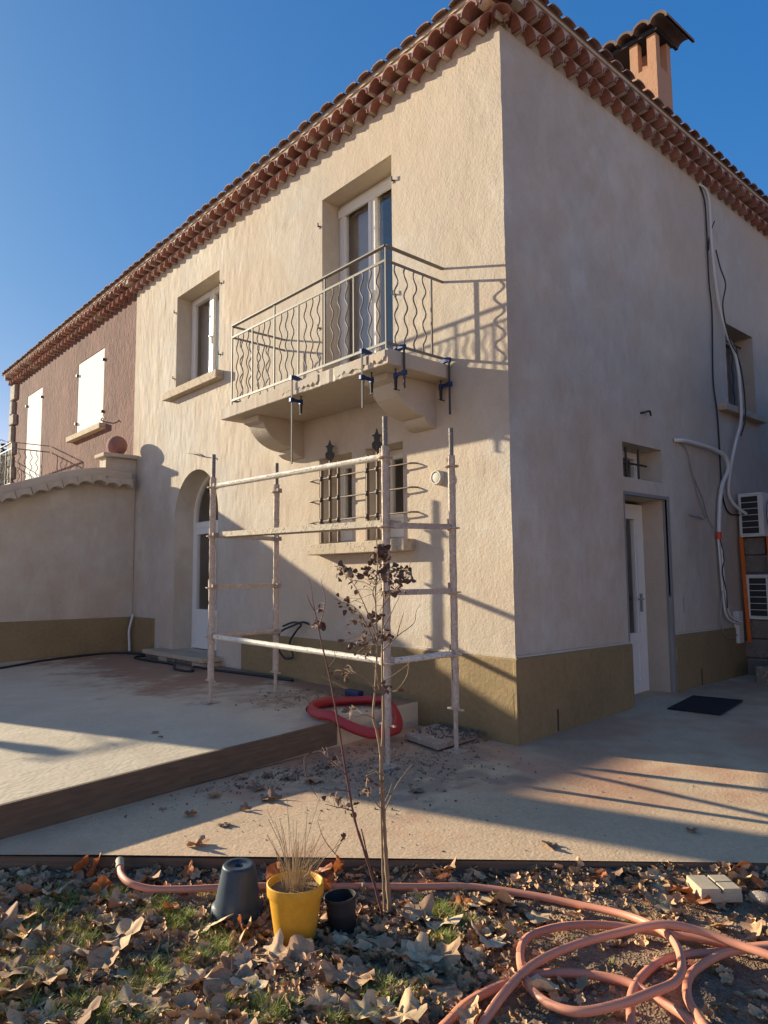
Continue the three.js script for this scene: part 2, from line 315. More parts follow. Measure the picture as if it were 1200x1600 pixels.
// window built in the xy plane facing +z, standing on y = 0, centred on x = 0
function windowUnit(parent, w, h, o = {}) {
  const fr = o.frame || .05, leaf = o.leaf || .055, n = o.leaves || 2, mat = o.mat || M.pvc, fz = .06;
  const top = o.arch ? null : 1;
  const g = [bx(-w / 2, -w / 2 + fr, 0, h, -fz, 0), bx(w / 2 - fr, w / 2, 0, h, -fz, 0), bx(-w / 2 + fr, w / 2 - fr, 0, fr * .8, -fz, 0), bx(-w / 2 + fr, w / 2 - fr, h - fr, h, -fz, 0)];
  const unit = part(o.name || 'window', g, mat, parent);
  const iw = (w - 2 * fr) / n, y0 = fr * .8, y1 = h - fr;
  for (let k = 0; k < n; k++) {
    const a = -w / 2 + fr + iw * k + .003, b = a + iw - .006, z0 = -.05, z1 = .016;
    const L = [bx(a, a + leaf, y0 + .003, y1 - .003, z0, z1), bx(b - leaf, b, y0 + .003, y1 - .003, z0, z1), bx(a + leaf, b - leaf, y0 + .003, y0 + leaf, z0, z1), bx(a + leaf, b - leaf, y1 - leaf, y1 - .003, z0, z1)];
    // inner glazing beads
    L.push(bx(a + leaf, a + leaf + .014, y0 + leaf, y1 - leaf, z0, z1 - .018), bx(b - leaf - .014, b - leaf, y0 + leaf, y1 - leaf, z0, z1 - .018));
    let gy = y0 + leaf;
    if (o.panel) { L.push(bx(a + leaf, b - leaf, gy, gy + o.panel, -.03, -.004), bx(a + leaf, b - leaf, gy + o.panel, gy + o.panel + leaf, z0, z1)); L.push(bx(a + leaf + .06, b - leaf - .06, gy + .06, gy + o.panel - .06, -.004, .003)); gy += o.panel + leaf; }
    part('casement', L, mat, unit);
    part('pane', bx(a + leaf + .001, b - leaf - .001, gy + .001, y1 - leaf - .001, -.026, -.018), M.glass, unit);
  }
  if (o.lever) part('handle', [box(.02, .13, .015, 0, h * .47, .03), box(.016, .016, .05, 0, h * .5, .03)], mat, unit);
  return unit;
}
// ---------------------------------------------------------------- cream house
const house = thing('house', 'two-storey cream rendered house with balcony and tiled eaves', 'house');
const hA = [
  { x0: -2.72, x1: -1.49, y0: 3.412, y1: 5.915 },              // french door
  { x0: -6.58, x1: -5.21, y0: 4.36, y1: 5.9 },                 // small window
  { x0: -2.775, x1: -2.18, y0: 1.79, y1: 2.785 }, { x0: -1.95, x1: -1.36, y0: 1.79, y1: 2.785 },
  { x0: -6.52, x1: -5.16, y0: .345, y1: 3.03, arch: true },
];
part('facade_wall', metres(holed(-8.2, 0, -.3, EAVE, hA, .36), 8), M.plaster, house);
const hB = [{ x0: 1.87, x1: 2.79, y0: .075, y1: 2.25 }, { x0: 1.88, x1: 2.72, y0: 2.435, y1: 2.81 }, { x0: 4.62, x1: 5.54, y0: 3.60, y1: 4.75 }];
{
  const g = holed(.36, 9.3, -.3, EAVE, hB, .36); g.rotateY(Math.PI / 2);
  part('side_wall', metres(g, 8), M.plaster, house);
}
// plinths, proud of the wall by 3 cm, top edge chamfered
function plinthRun(len, y0, y1) { const s = new THREE.Shape([[-.02, y0], [.032, y0], [.032, y1 - .02], [.012, y1], [-.02, y1]].map(a => new THREE.Vector2(...a))); const g = new THREE.ExtrudeGeometry(s, { depth: len, bevelEnabled: false }); return g; }
{
  const a = plinthRun(4.47, -.2, .72); a.rotateY(-Math.PI / 2); a.translate(.030, 0, 0); // along -x, facing +z
  part('plinth', metres(a, 8), M.plinth, house);
  const b = plinthRun(1.87, -.2, .722); b.rotateY(0); b.translate(0, 0, -1.87); part('plinth', metres(b, 8), M.plinth, house);
  const c = plinthRun(6.4, -.2, .752); c.translate(0, 0, -2.83 - 6.4); part('plinth', metres(c, 8), M.plinth, house);
  const d = plinthRun(.82, -.1, .79); d.rotateY(-Math.PI / 2); d.translate(-7.17, 0, 0); part('plinth', metres(d, 8), M.plinth, house);
  // thin bead of mortar that caps the painted plinth
  part('plinth_bead', metres(bx(-4.44, .02, .715, .732, -.01, .018), 8), M.plaster, house);
  part('plinth_bead', metres(bx(-.01, .02, .717, .734, -1.86, -.012), 8), M.plaster, house);
  part('plinth_bead', metres(bx(-.01, .02, .747, .764, -9.2, -2.84), 8), M.plaster, house);
}
// rooms behind the windows, so that the glass looks into shade
part('party_wall', bx(-8.2, -8.05, -.2, 6.55, -9.3, -.36), M.inside, house);
part('rear_wall', bx(-8.05, -.36, -.2, 6.55, -9.3, -9.1), M.inside, house);
part('room_floor', bx(-8.05, -.36, -.2, .07, -9.1, -.36), M.inside, house);
part('room_floor', bx(-8.05, -.36, 3.05, 3.3, -9.1, -.36), M.inside, house);
part('room_partition', [bx(-4.2, -4.08, .07, 3.05, -9.1, -.36), bx(-4.2, -4.08, 3.3, 6.5, -9.1, -.36)], M.inside, house);
part('room_partition', [bx(-4.08, -.36, .07, 3.05, -3.6, -3.5), bx(-4.08, -.36, 3.3, 6.5, -3.9, -3.8)], M.inside, house);
// roof: hipped slab with closed underside
function roof(name, x0, x1, hipL, hipR, parent) {
  const y0 = 6.748, zf = .235, zb = -9.5, zr = (zf + zb) / 2, rise = (zf - zr) * .30, run = zf - zr;
  const a = V(x0, y0, zf), b = V(x1, y0, zf), c = V(x1, y0, zb), d = V(x0, y0, zb), r0 = V(hipL ? x0 + run : x0, y0 + rise, zr), r1 = V(hipR ? x1 - run : x1, y0 + rise, zr);
  const T = []; const tri = (p, q, r) => T.push(...p.toArray(), ...q.toArray(), ...r.toArray());
  tri(a, b, r1); tri(a, r1, r0); tri(c, d, r0); tri(c, r0, r1); tri(b, c, r1); tri(d, a, r0);
  const e = .004, q = v => v.clone().setY(v.y - e); tri(q(a), q(c), q(b)); tri(q(a), q(d), q(c));
  const g = new THREE.BufferGeometry(); g.setAttribute('position', new THREE.Float32BufferAttribute(T, 3)); g.computeVertexNormals(); g.setAttribute('uv', new THREE.Float32BufferAttribute(new Float32Array(T.length / 3 * 2), 2));
  return part(name, metres(g, 1), M.roofTiles[1], parent);
}
roof('roof', -8.2, .235, false, true, house);
eaves(house, -8.19, .042, m => {});
{ // the side wall's eaves: same rows turned to face +x
  const g = new THREE.Group(); const kids = [];
  eaves({ add: m => { kids.push(m); } }, 0, 9.2, m => {});
  for (const m of kids) { house.add(m); const x = m.position.x, z = m.position.z; m.rotation.y = Math.PI / 2; m.position.set(z, m.position.y, -x - (m.name === 'mortar_bed' ? .0 : -.02)); }
}
// corner tiles under the hip
for (const [dy, L, mat] of [[.0, .15, 0], [.118, .29, 1]]) { const m = part('corner_tile', canalTile(.1, .092, -.05, L), M.tiles[mat], house); m.position.set(0, 6.47 + dy, 0); m.rotation.y = Math.PI / 4; }

// french door
{
  const w = windowUnit(house, 1.23, 2.50, { name: 'french_door', lever: true }); w.position.set(-2.105, 3.413, -.262);
  part('roller_box', bx(-.60, .60, 2.34, 2.44, .002, .03), M.pvc, w);
  const c = windowUnit(house, 1.37, 1.53, { lever: true }); c.position.set(-5.895, 4.365, -.255);
  part('curtain', [bx(-2.70, -2.10, 3.45, 5.9, -.42, -.41)], M.curtain, house);
  part('curtain', [bx(-6.56, -5.72, 4.4, 5.9, -.42, -.41)], M.inside, house);
  for (const x of [-2.478, -1.655]) { const u = windowUnit(house, .59, .99, { leaves: 1, panel: .16, leaf: .05 }); u.position.set(x, 1.792, -.28); }
}
// stone sills
function sill(x0, x1, y0, y1, z, parent, mat) { const g = rbox(x1 - x0, y1 - y0, z + .3, .012, (x0 + x1) / 2, (y0 + y1) / 2, z / 2 - .15 - .0); return part('sill', metres(g, 1), mat || M.stone, parent); }
sill(-6.80, -5.05, 4.235, 4.362, .125, house);
sill(-2.80, -1.20, 1.665, 1.785, .15, house);
// arched entrance: frame ring, door, step
{
  const cx = -5.84, w = 1.36, r = w / 2, ys = 3.03 - r, z = -.31;
  const ring = new THREE.Shape(); ring.moveTo(-r, .345); ring.lineTo(-r, ys); ring.absarc(0, ys, r, Math.PI, 0, true); ring.lineTo(r, .345); ring.lineTo(r - .06, .345); ring.lineTo(r - .06, ys); ring.absarc(0, ys, r - .06, 0, Math.PI, false); ring.lineTo(-r + .06, .345); ring.lineTo(-r, .345);
  const g = new THREE.ExtrudeGeometry(ring, { depth: .06, bevelEnabled: false, curveSegments: 24 }); g.translate(cx, 0, z - .06);
  const door = part('arched_door', [g, bx(cx - r + .06, cx + r - .06, 2.2, 2.29, z - .055, z - .004)], M.pvc, house);
  const fan = new THREE.Shape(); fan.moveTo(-r + .061, 2.291); fan.lineTo(-r + .061, ys); fan.absarc(0, ys, r - .061, Math.PI, 0, true); fan.lineTo(r - .061, 2.291); fan.lineTo(-r + .061, 2.291);
  const fg = new THREE.ExtrudeGeometry(fan, { depth: .008, bevelEnabled: false, curveSegments: 24 }); fg.translate(cx, 0, z - .035); part('fanlight_pane', fg, M.glass, door);
  for (const k of [0, 1]) {
    const a = cx - r + .063 + k * (r - .06), b = a + (r - .066);
    part('door_leaf', [bx(a, a + .08, .36, 2.195, z - .05, z + .01), bx(b - .08, b, .36, 2.195, z - .05, z + .01), bx(a + .08, b - .08, 2.1, 2.195, z - .05, z + .01), bx(a + .08, b - .08, .36, .46, z - .05, z + .01), bx(a + .08, b - .08, .86, .95, z - .05, z + .01), bx(a + .08, b - .08, .46, .86, z - .035, z - .005), bx(a + .13, b - .13, .51, .81, z - .005, z + .002)], M.pvc, door);
    part('pane', bx(a + .081, b - .081, .951, 2.099, z - .025, z - .017), M.glass, door);
  }
  const st = thing('door_step', 'worn stone step below the arched entrance door', 'step');
  part('tread', metres(rbox(1.92, .06, .48, .012, -5.92, .318, .085), 1), M.stone, st);
  const R = rng(9); let x = -6.86;
  while (x < -5.05) { const w = .16 + R() * .16; const x1 = Math.min(-5.0, x + w); part('rubble_stone', metres(rbox(x1 - x - .012, .07 + R() * .03, .40, .02, (x + x1) / 2, .235 + R() * .01, .06 + R() * .03), 1), R() < .5 ? M.stone : M.block, st); x = x1; }
}
// side door, vent window and upper window (facing +x): local x runs to -z
{
  const put = (u, z, y, x) => { u.rotation.y = Math.PI / 2; u.position.set(x, y, z); return u; };
  const d = put(windowUnit(house, .92, 2.13, { name: 'side_door', leaves: 1, panel: .42, leaf: .11, frame: .06, mat: M.pvc }), -2.33, .082, -.30);
  part('handle', [box(.03, .2, .02, .31, 1.02, .03), box(.1, .02, .02, .27, 1.06, .05)], M.greyCable, d);
  // grey metal edging round the opening
  part('door_edging', [bx(-.02, .012, .07, 2.29, -2.832, -2.79), bx(-.02, .012, 2.25, 2.285, -2.79, -1.87), bx(-.02, .010, .73, 2.285, -1.87, -1.855), bx(-.05, -.02, .07, 2.25, -2.80, -2.788)], M.zinc, house);
  const v = put(windowUnit(house, .84, .37, { leaves: 2, leaf: .04, frame: .04, mat: M.pvc }), -2.30, 2.437, -.28);
  part('window_bar', [cyl(V(-.1, 2.46, -2.12), V(-.1, 2.79, -2.12), .013), cyl(V(-.1, 2.46, -2.38), V(-.1, 2.79, -2.38), .013), cyl(V(-.1, 2.62, -1.88), V(-.1, 2.62, -2.56), .012)], M.iron, house);
  const u = put(windowUnit(house, .92, 1.14, { leaves: 2, mat: M.zinc }), -5.08, 3.605, -.24);
  for (let k = 0; k < 4; k++) { const z = -4.78 - k * .2, p = []; for (let i = 0; i <= 24; i++) p.push(V(-.15 + .0, 3.62 + i / 24 * 1.0, z + .022 * Math.sin(i / 24 * Math.PI * 7))); part('window_bar', tube(p, .009, 60, 6), M.iron, house); }
  part('window_bar', [cyl(V(-.15, 4.62, -4.65), V(-.15, 4.62, -5.5), .01), cyl(V(-.15, 3.63, -4.65), V(-.15, 3.63, -5.5), .01)], M.iron, house);
  const s = rbox(1.34, .09, .36, .01, 0, 0, 0); s.rotateY(Math.PI / 2); s.translate(-.08, 3.553, -4.96); part('sill', metres(s, 1), M.stone, house);
}
// balcony slab with spalled front edge
{
  const R = rng(31), s = new THREE.Shape(); const f = [];
  const X0 = -3.60, X1 = -.68; const pts = [[X0, -.02], [X0, .82]];
  for (let i = 1; i < 60; i++) { const x = X0 + (X1 - X0) * i / 60; pts.push([x, .82 - (x > -2.0 ? R() * .016 : R() * .004)]); }
  pts.push([X1, .81], [X1, -.02]);
  const sh = new THREE.Shape(pts.map(([x, z]) => new THREE.Vector2(x, -z)));
  const g = new THREE.ExtrudeGeometry(sh, { depth: .125, bevelEnabled: true, bevelSize: .006, bevelThickness: .006, bevelSegments: 1 }); g.rotateX(-Math.PI / 2); g.translate(0, 3.279, 0);
  const slab = part('balcony_slab', metres(g, 8), M.coping, house);
  // broken patches of bare concrete along the front edge
  for (const [x, w] of [[-2.0, .62], [-1.18, .5], [-.82, .24]]) {
    const q = []; const n = 16; for (let i = 0; i <= n; i++) q.push(new THREE.Vector2(x - w / 2 + w * i / n, 3.30 + R() * .045)); for (let i = n; i >= 0; i--) q.push(new THREE.Vector2(x - w / 2 + w * i / n, 3.40 - R() * .012));
    const pg = new THREE.ExtrudeGeometry(new THREE.Shape(q), { depth: .012, bevelEnabled: true, bevelSize: .004, bevelThickness: .004, bevelSegments: 2 }); pg.translate(0, 0, .812); part('repair_mortar', metres(pg, 8), M.coping, slab);
  }
  // two scrolled corbels
  for (const cx of [-3.24, -1.04]) {
    const c = new THREE.Shape(); c.moveTo(0, 3.272); c.lineTo(.64, 3.272); c.lineTo(.64, 3.215); c.lineTo(.57, 3.195); c.bezierCurveTo(.52, 3.06, .38, 2.955, .16, 2.94); c.lineTo(.16, 2.90); c.bezierCurveTo(.12, 2.86, .05, 2.85, 0, 2.845); c.lineTo(0, 3.272);
    const cg = new THREE.ExtrudeGeometry(c, { depth: .30, bevelEnabled: true, bevelSize: .008, bevelThickness: .008, bevelSegments: 2, curveSegments: 16 }); cg.rotateY(-Math.PI / 2); cg.translate(cx + .15, 0, -.008);
    part('corbel', metres(cg, 8), M.coping, house);
  }
}
// railing with wavy balusters: runs along x at z = zf, returns to the wall at both ends
function railing(x0, x1, zf, base, parent, mat, wavyMat) {
  const top = base + .985, mid = top - .135, low = base + .085, fr = [];
  const fb = (a, b, w = .016, h = .03) => fr.push(bar(a, b, w, h));
  for (const [y, w, h] of [[top, .042, .012], [mid, .014, .022], [low, .014, .024]]) { fb(V(x0, y, zf), V(x1, y, zf), w, h); for (const x of [x0, x1]) fb(V(x, y, .0), V(x, y, zf), w, h); }
  const r = part('balcony_railing', fr, mat, parent);
  const nP = 6;
  for (let i = 0; i <= nP; i++) { const x = x0 + (x1 - x0) * i / nP, full = i % 2 === 0; part('post', bx(x - .008, x + .008, (i === 0 || i === nP) ? base : low, full ? top : mid, zf - .008, zf + .008), mat, r); }
  for (const x of [x0, x1]) part('post', bx(x - .006, x + .006, low, mid, .150, .170), mat, r);
  const wave = (x, z, ax) => { const p = []; for (let k = 0; k <= 28; k++) { const y = low + (mid - low) * k / 28, o = .022 * Math.sin(k / 28 * Math.PI * 7); p.push(ax ? V(x, y, z + o) : V(x + o, y, z)); } part('baluster', tube(p, .0075, 56, 6), mat, r); };
  for (let i = 0; i < nP; i++) for (const q of [.26, .51, .76]) wave(x0 + (x1 - x0) * (i + q) / nP, zf, false);
  for (const x of [x0, x1]) for (const z of [.26, .38, .50, .62]) wave(x, z, true);
  return r;
}
railing(-3.5, -.77, .745, 3.412, house, M.rail);
// window grille of the ground floor pair
{
  const zg = .07, g = []; const hb = [];
  for (const y of [2.53, 2.29, 2.045]) hb.push(tube([V(-2.90, y, .0), V(-2.90, y, .04), V(-2.84, y, zg), V(-2.6, y, zg), V(-1.9, y, zg), V(-1.30, y, zg), V(-1.17, y, .05), V(-1.15, y, .0)], .009, 60, 7));
  const gr = part('window_grille', hb, M.ironBrown, house);
  for (const [x, big] of [[-2.645, 0], [-2.485, 1], [-2.335, 0], [-1.84, 0], [-1.68, 1], [-1.52, 0]]) {
    part('grille_bar', [bx(x - .006, x + .006, 1.80, big ? 2.78 : 2.70, zg - .028, zg + .010)], M.ironBrown, gr);
    for (const y of [2.53, 2.29, 2.045]) { const b = new THREE.SphereGeometry(.028, 12, 8); b.scale(1, 1, .55); b.translate(x, y, zg + .008); part('boss', b, M.iron, gr); }
    if (big) { const s = new THREE.Shape(); [[-.012, 2.72], [-.05, 2.755], [-.055, 2.80], [-.028, 2.83], [-.034, 2.87], [-.058, 2.885], [-.02, 2.90], [.0, 2.96], [.02, 2.90], [.058, 2.885], [.034, 2.87], [.028, 2.83], [.055, 2.80], [.05, 2.755], [.012, 2.72]].forEach(([a, b], i) => i ? s.lineTo(a, b) : s.moveTo(a, b)); const f = new THREE.ExtrudeGeometry(s, { depth: .012, bevelEnabled: false }); f.rotateY(.55); f.translate(x, 0, zg - .004); part('finial', f, M.iron, gr); }
  }
}
// wall fittings: vent cap, shutter pintles, hooks, stray wires
{
  const g = new THREE.LatheGeometry([[0, .055], [.043, .055], [.046, .050], [.052, .050], [.055, .058], [.066, .058], [.071, .050], [.071, 0]].map(a => new THREE.Vector2(...a)), 28); g.rotateX(Math.PI / 2); g.translate(-.85, 2.35, .0); part('vent_cap', g, std(.5, .46, .36, .6), house);
  const pin = (x, y) => part('pintle', [box(.014, .014, .036, x, y, .012), cyl(V(x, y - .008, .03), V(x, y + .04, .03), .008, 6), box(.024, .034, .008, x, y - .008, .003)], M.iron, house);
  for (const [x, y] of [[-1.455, 5.60], [-2.765, 5.60], [-5.165, 5.68], [-5.165, 4.62], [-6.63, 5.66], [-6.63, 4.58], [-1.455, 4.35], [-2.77, 4.35]]) pin(x, y);
  part('wall_wire', tube([V(-5.97, 3.29, -.01), V(-5.93, 3.285, .10), V(-5.75, 3.25, .12), V(-5.5, 3.20, .11), V(-5.42, 3.16, .08)], .009, 30, 6), M.ironBrown, house);
  part('wall_wire', tube([V(-.02, 3.17, -2.29), V(.05, 3.175, -2.3), V(.07, 3.19, -2.36), V(.06, 3.15, -2.40)], .012, 20, 6), M.iron, house);
  part('cable_slot', bx(.026, .036, .04, .23, -.548, -.532), M.dark, house); part('cable_slot', bx(.026, .036, .11, .33, -3.395, -3.378), M.dark, house); part('cable_slot', bx(-.008, .003, .98, 1.16, -3.096, -3.082), M.zinc, house);
  // thickening of the render behind the cable chase
}
// chimney
{
  const x0 = -1.55, x1 = -.7, z0 = -4.95, z1 = -4.5, yb = 6.7, yo = 8.78, yt = 9.26; const g = [bx(x0, x1, yb, yo, z0, z1)];
  const ch = part('chimney', metres(merge(g), 8), M.chimney, house);
  for (const [a, b] of [[x0, x0 + .13], [-1.11, -.98], [x1 - .14, x1]]) for (const [c, d] of [[z1 - .12, z1], [z0, z0 + .12]]) part('chimney_pillar', metres(bx(a + .002, b - .002, yo, yt, c + .002, d - .002), 8), M.chimney, ch);
  part('chimney_lintel', metres(bx(x0 - .04, x1 + .04, yt, yt + .06, z0 - .04, z1 + .04), 8), M.dark, ch);
  for (let k = 0; k < 5; k++) { const m = part('cap_tile', canalTile(.145, .125, -.50, .36, .035), M.capTile, ch); m.position.set(-1.64 + k * .262, yt + .062 + (k % 2 ? .012 : 0), -4.72); m.rotation.x = .05; m.rotation.z = k > 3 ? -.12 : 0; }
}

// ---------------------------------------------------------------- neighbour, purple render
const nb = thing('house', 'plum coloured rendered house adjoining the cream house, cream shutters closed', 'house');
{
  const hN = [{ x0: -11.22, x1: -9.76, y0: 4.38, y1: 5.9 }, { x0: -14.85, x1: -13.66, y0: 3.42, y1: 5.94 }];
  part('facade_wall', metres(holed(-16.15, -8.2, -.3, EAVE, hN, .36).translate(0, 0, -.022), 4), M.purple, nb);
  part('end_wall', metres(bx(-16.15, -15.8, -.3, EAVE, -9.3, -.385), 4), M.purple, nb);
  part('rear_wall', bx(-15.8, -8.35, -.3, EAVE, -9.3, -9.1), M.inside, nb);
  roof('roof', -16.35, -8.2, true, false, nb);
  eaves(nb, -16.2, -8.2, m => {});
  const shutter = (x0, x1, y0, y1) => {
    const n = 10, w = (x1 - x0) / n; const s = part('shutter', [bx(x0 + .02, x1 - .02, y0, y1, -.075, -.052)], M.shutter, nb);
    for (let k = 0; k < n; k++) part('shutter_plank', metres(bx(x0 + .01 + k * w + .003, x0 + .01 + (k + 1) * w - .003 - .02 / n, y0, y1 - .012, -.0515, -.028), .5, k * .13), M.shutter, s);
    for (const y of [y0 + .25, y1 - .25]) for (const x of [x0, x1]) part('hinge', [box(.05, .05, .04, x, y, .0)], M.iron, s);
  };
  shutter(-11.22, -9.76, 4.38, 5.9); shutter(-14.85, -13.66, 3.42, 5.94);
  sill(-11.5, -9.6, 4.27, 4.378, .10, nb);
  // corner stones
  const R = rng(41); for (let y = -.2, k = 0; y < 6.4; k++) { const h = .28 + R() * .18, w = k % 2 ? .42 : .24; part('quoin', metres(rbox(w, h - .02, .3, .03, -16.17 + w / 2 - .03, y + h / 2, -.10 + R() * .02), 1), M.quoin, nb); y += h; }
  // balcony of the neighbour
  part('balcony_slab', metres(bx(-15.7, -12.8, 3.29, 3.42, -.03, .84), 8), M.coping, nb);
  railing(-15.6, -12.88, .775, 3.42, nb, M.rail);
  part('wall_hook', tube([V(-9.55, 4.38, -.03), V(-9.5, 4.40, .1), V(-9.3, 4.42, .12), V(-9.25, 4.38, .12)], .012, 20, 6), M.ironBrown, nb);
}
// ---------------------------------------------------------------- garden wall between the two plots
const gwTop = z => z < .55 ? 3.12 : 3.17 - .66 * sstep(.4, 3.2, z);
{
  const gw = thing('garden_wall', 'beige rendered garden wall with curved coping and ball finial', 'wall');
  const sh = new THREE.Shape(); sh.moveTo(0, -.2); sh.lineTo(4.52, -.2); for (let i = 0; i <= 40; i++) { const z = 4.52 - 4.0 * i / 40; sh.lineTo(z, gwTop(z) + .02); } sh.lineTo(.02, 3.1); sh.lineTo(.02, -.2); // local x = z
  const g = new THREE.ExtrudeGeometry(sh, { depth: .26, bevelEnabled: false }); g.rotateY(-Math.PI / 2); g.translate(-8.05, 0, 0); // x=z -> world z ; thickness to -x
  part('wall_panel', metres(g, 8, .3, .2), M.plaster, gw);
  // coping following the sweep
  const cp = new THREE.Shape(); for (let i = 0; i <= 40; i++) { const z = .12 + 4.4 * i / 40; i ? cp.lineTo(z, gwTop(Math.max(.5, z)) - .02) : cp.moveTo(z, gwTop(.5) - .02); } for (let i = 40; i >= 0; i--) { const z = .12 + 4.4 * i / 40; cp.lineTo(z, gwTop(Math.max(.5, z)) + .085); }
  const cg = new THREE.ExtrudeGeometry(cp, { depth: .40, bevelEnabled: true, bevelSize: .02, bevelThickness: .02, bevelSegments: 3 }); cg.rotateY(-Math.PI / 2); cg.translate(-7.96, 0, 0); part('coping', metres(cg, 8), M.coping, gw);
  const wv = new THREE.Shape(); wv.moveTo(-.111, .11); for (let i = 0; i <= 12; i++) { const u = -.111 + .222 * i / 12; wv.lineTo(u, -.015 + .052 * Math.pow(Math.cos(u / .222 * Math.PI), .8) - .02 * (u + .111)); } wv.lineTo(.111, .11); wv.lineTo(-.111, .11);
  const scallop = metres(new THREE.ExtrudeGeometry(wv, { depth: .22, bevelEnabled: true, bevelSize: .004, bevelThickness: .012, bevelSegments: 2 }), 8);
  const R = rng(8); for (let k = 0; k < 19; k++) { const z = .26 + k * .222, y = gwTop(Math.max(.5, z)); const m = part('coping_tile', scallop, M.coping, gw); m.rotation.order = 'YXZ'; m.rotation.y = Math.PI / 2; m.rotation.z = (gwTop(z + .05) - gwTop(Math.max(.5, z - .05))) / .1 * -.9; m.position.set(-8.035, y - .150 + (R() - .5) * .008, z); }
  // pier against the house
  part('pier', metres(bx(-8.34, -8.056, -.2, 3.46, .005, .52), 8, .1, .4), M.plaster, gw);
  part('pier_cap', metres(rbox(.44, .07, .62, .02, -8.19, 3.497, .28), 8), M.coping, gw);
  const b = new THREE.SphereGeometry(.17, 32, 24); b.translate(-8.19, 3.695, .29); part('ball_finial', metres(b, .6), M.ball, gw);
  part('finial_base', new THREE.CylinderGeometry(.07, .09, .03, 16).translate(-8.19, 3.54, .29), M.ball, gw);
  // end pier, out of frame to the left, its shadow falls on the courtyard
  part('pier', metres(bx(-8.36, -7.95, -.2, 3.15, 4.525, 5.0), 8), M.plaster, gw);
  part('pier_cap', metres(rbox(.52, .07, .60, .02, -8.155, 3.187, 4.76), 8), M.coping, gw);
  const b2 = new THREE.SphereGeometry(.17, 24, 16); b2.translate(-8.155, 3.385, 4.76); part('ball_finial', metres(b2, .6), M.ball, gw);
  // iron bracket with a lantern on the end pier, also known from its shadow on the terrace
  part('lamp_bracket', [bar(V(-8.15, 2.15, 5.0), V(-8.15, 2.15, 5.86), .03, .035), bar(V(-8.15, 1.95, 5.0), V(-8.15, 2.13, 5.3), .02, .02)], M.iron, gw);
  part('lamp_head', [new THREE.CylinderGeometry(.05, .13, .07, 6).translate(-8.15, 2.10, 5.62), new THREE.CylinderGeometry(.12, .07, .2, 6).translate(-8.15, 1.965, 5.62), cyl(V(-8.15, 2.12, 5.62), V(-8.15, 2.15, 5.62), .015)], M.iron, gw);
  // plinth
  const pl = plinthRun(4.48, -.1, .79); pl.translate(-7.985 + .0, 0, .034); const pf = pl; pf.translate(-.065, 0, 0); part('plinth', metres(pf, 8), M.plinth, gw);
}

// outbuilding across the side passage, right of the frame: it takes the sky away from the far end of the side wall
{
  const ob = thing('outbuilding', 'plain rendered outbuilding across the passage from the side door', 'building');
  const q = bx(2.55, 2.85, -.3, 4.2, -12, -3.0);
  part('wall', metres(q, 4), M.purple, ob); part('wall', metres(bx(2.85, 7, -.3, 4.2, -3.3, -3.0), 4), M.purple, ob); part('wall', metres(bx(6.7, 7, -.3, 4.2, -12, -3.3), 4), M.purple, ob);
  part('roof', metres(bar(V(2.35, 4.28, -7.5), V(7.2, 4.9, -7.5), 9.4, .12), 1), M.roofTiles[0], ob);
}
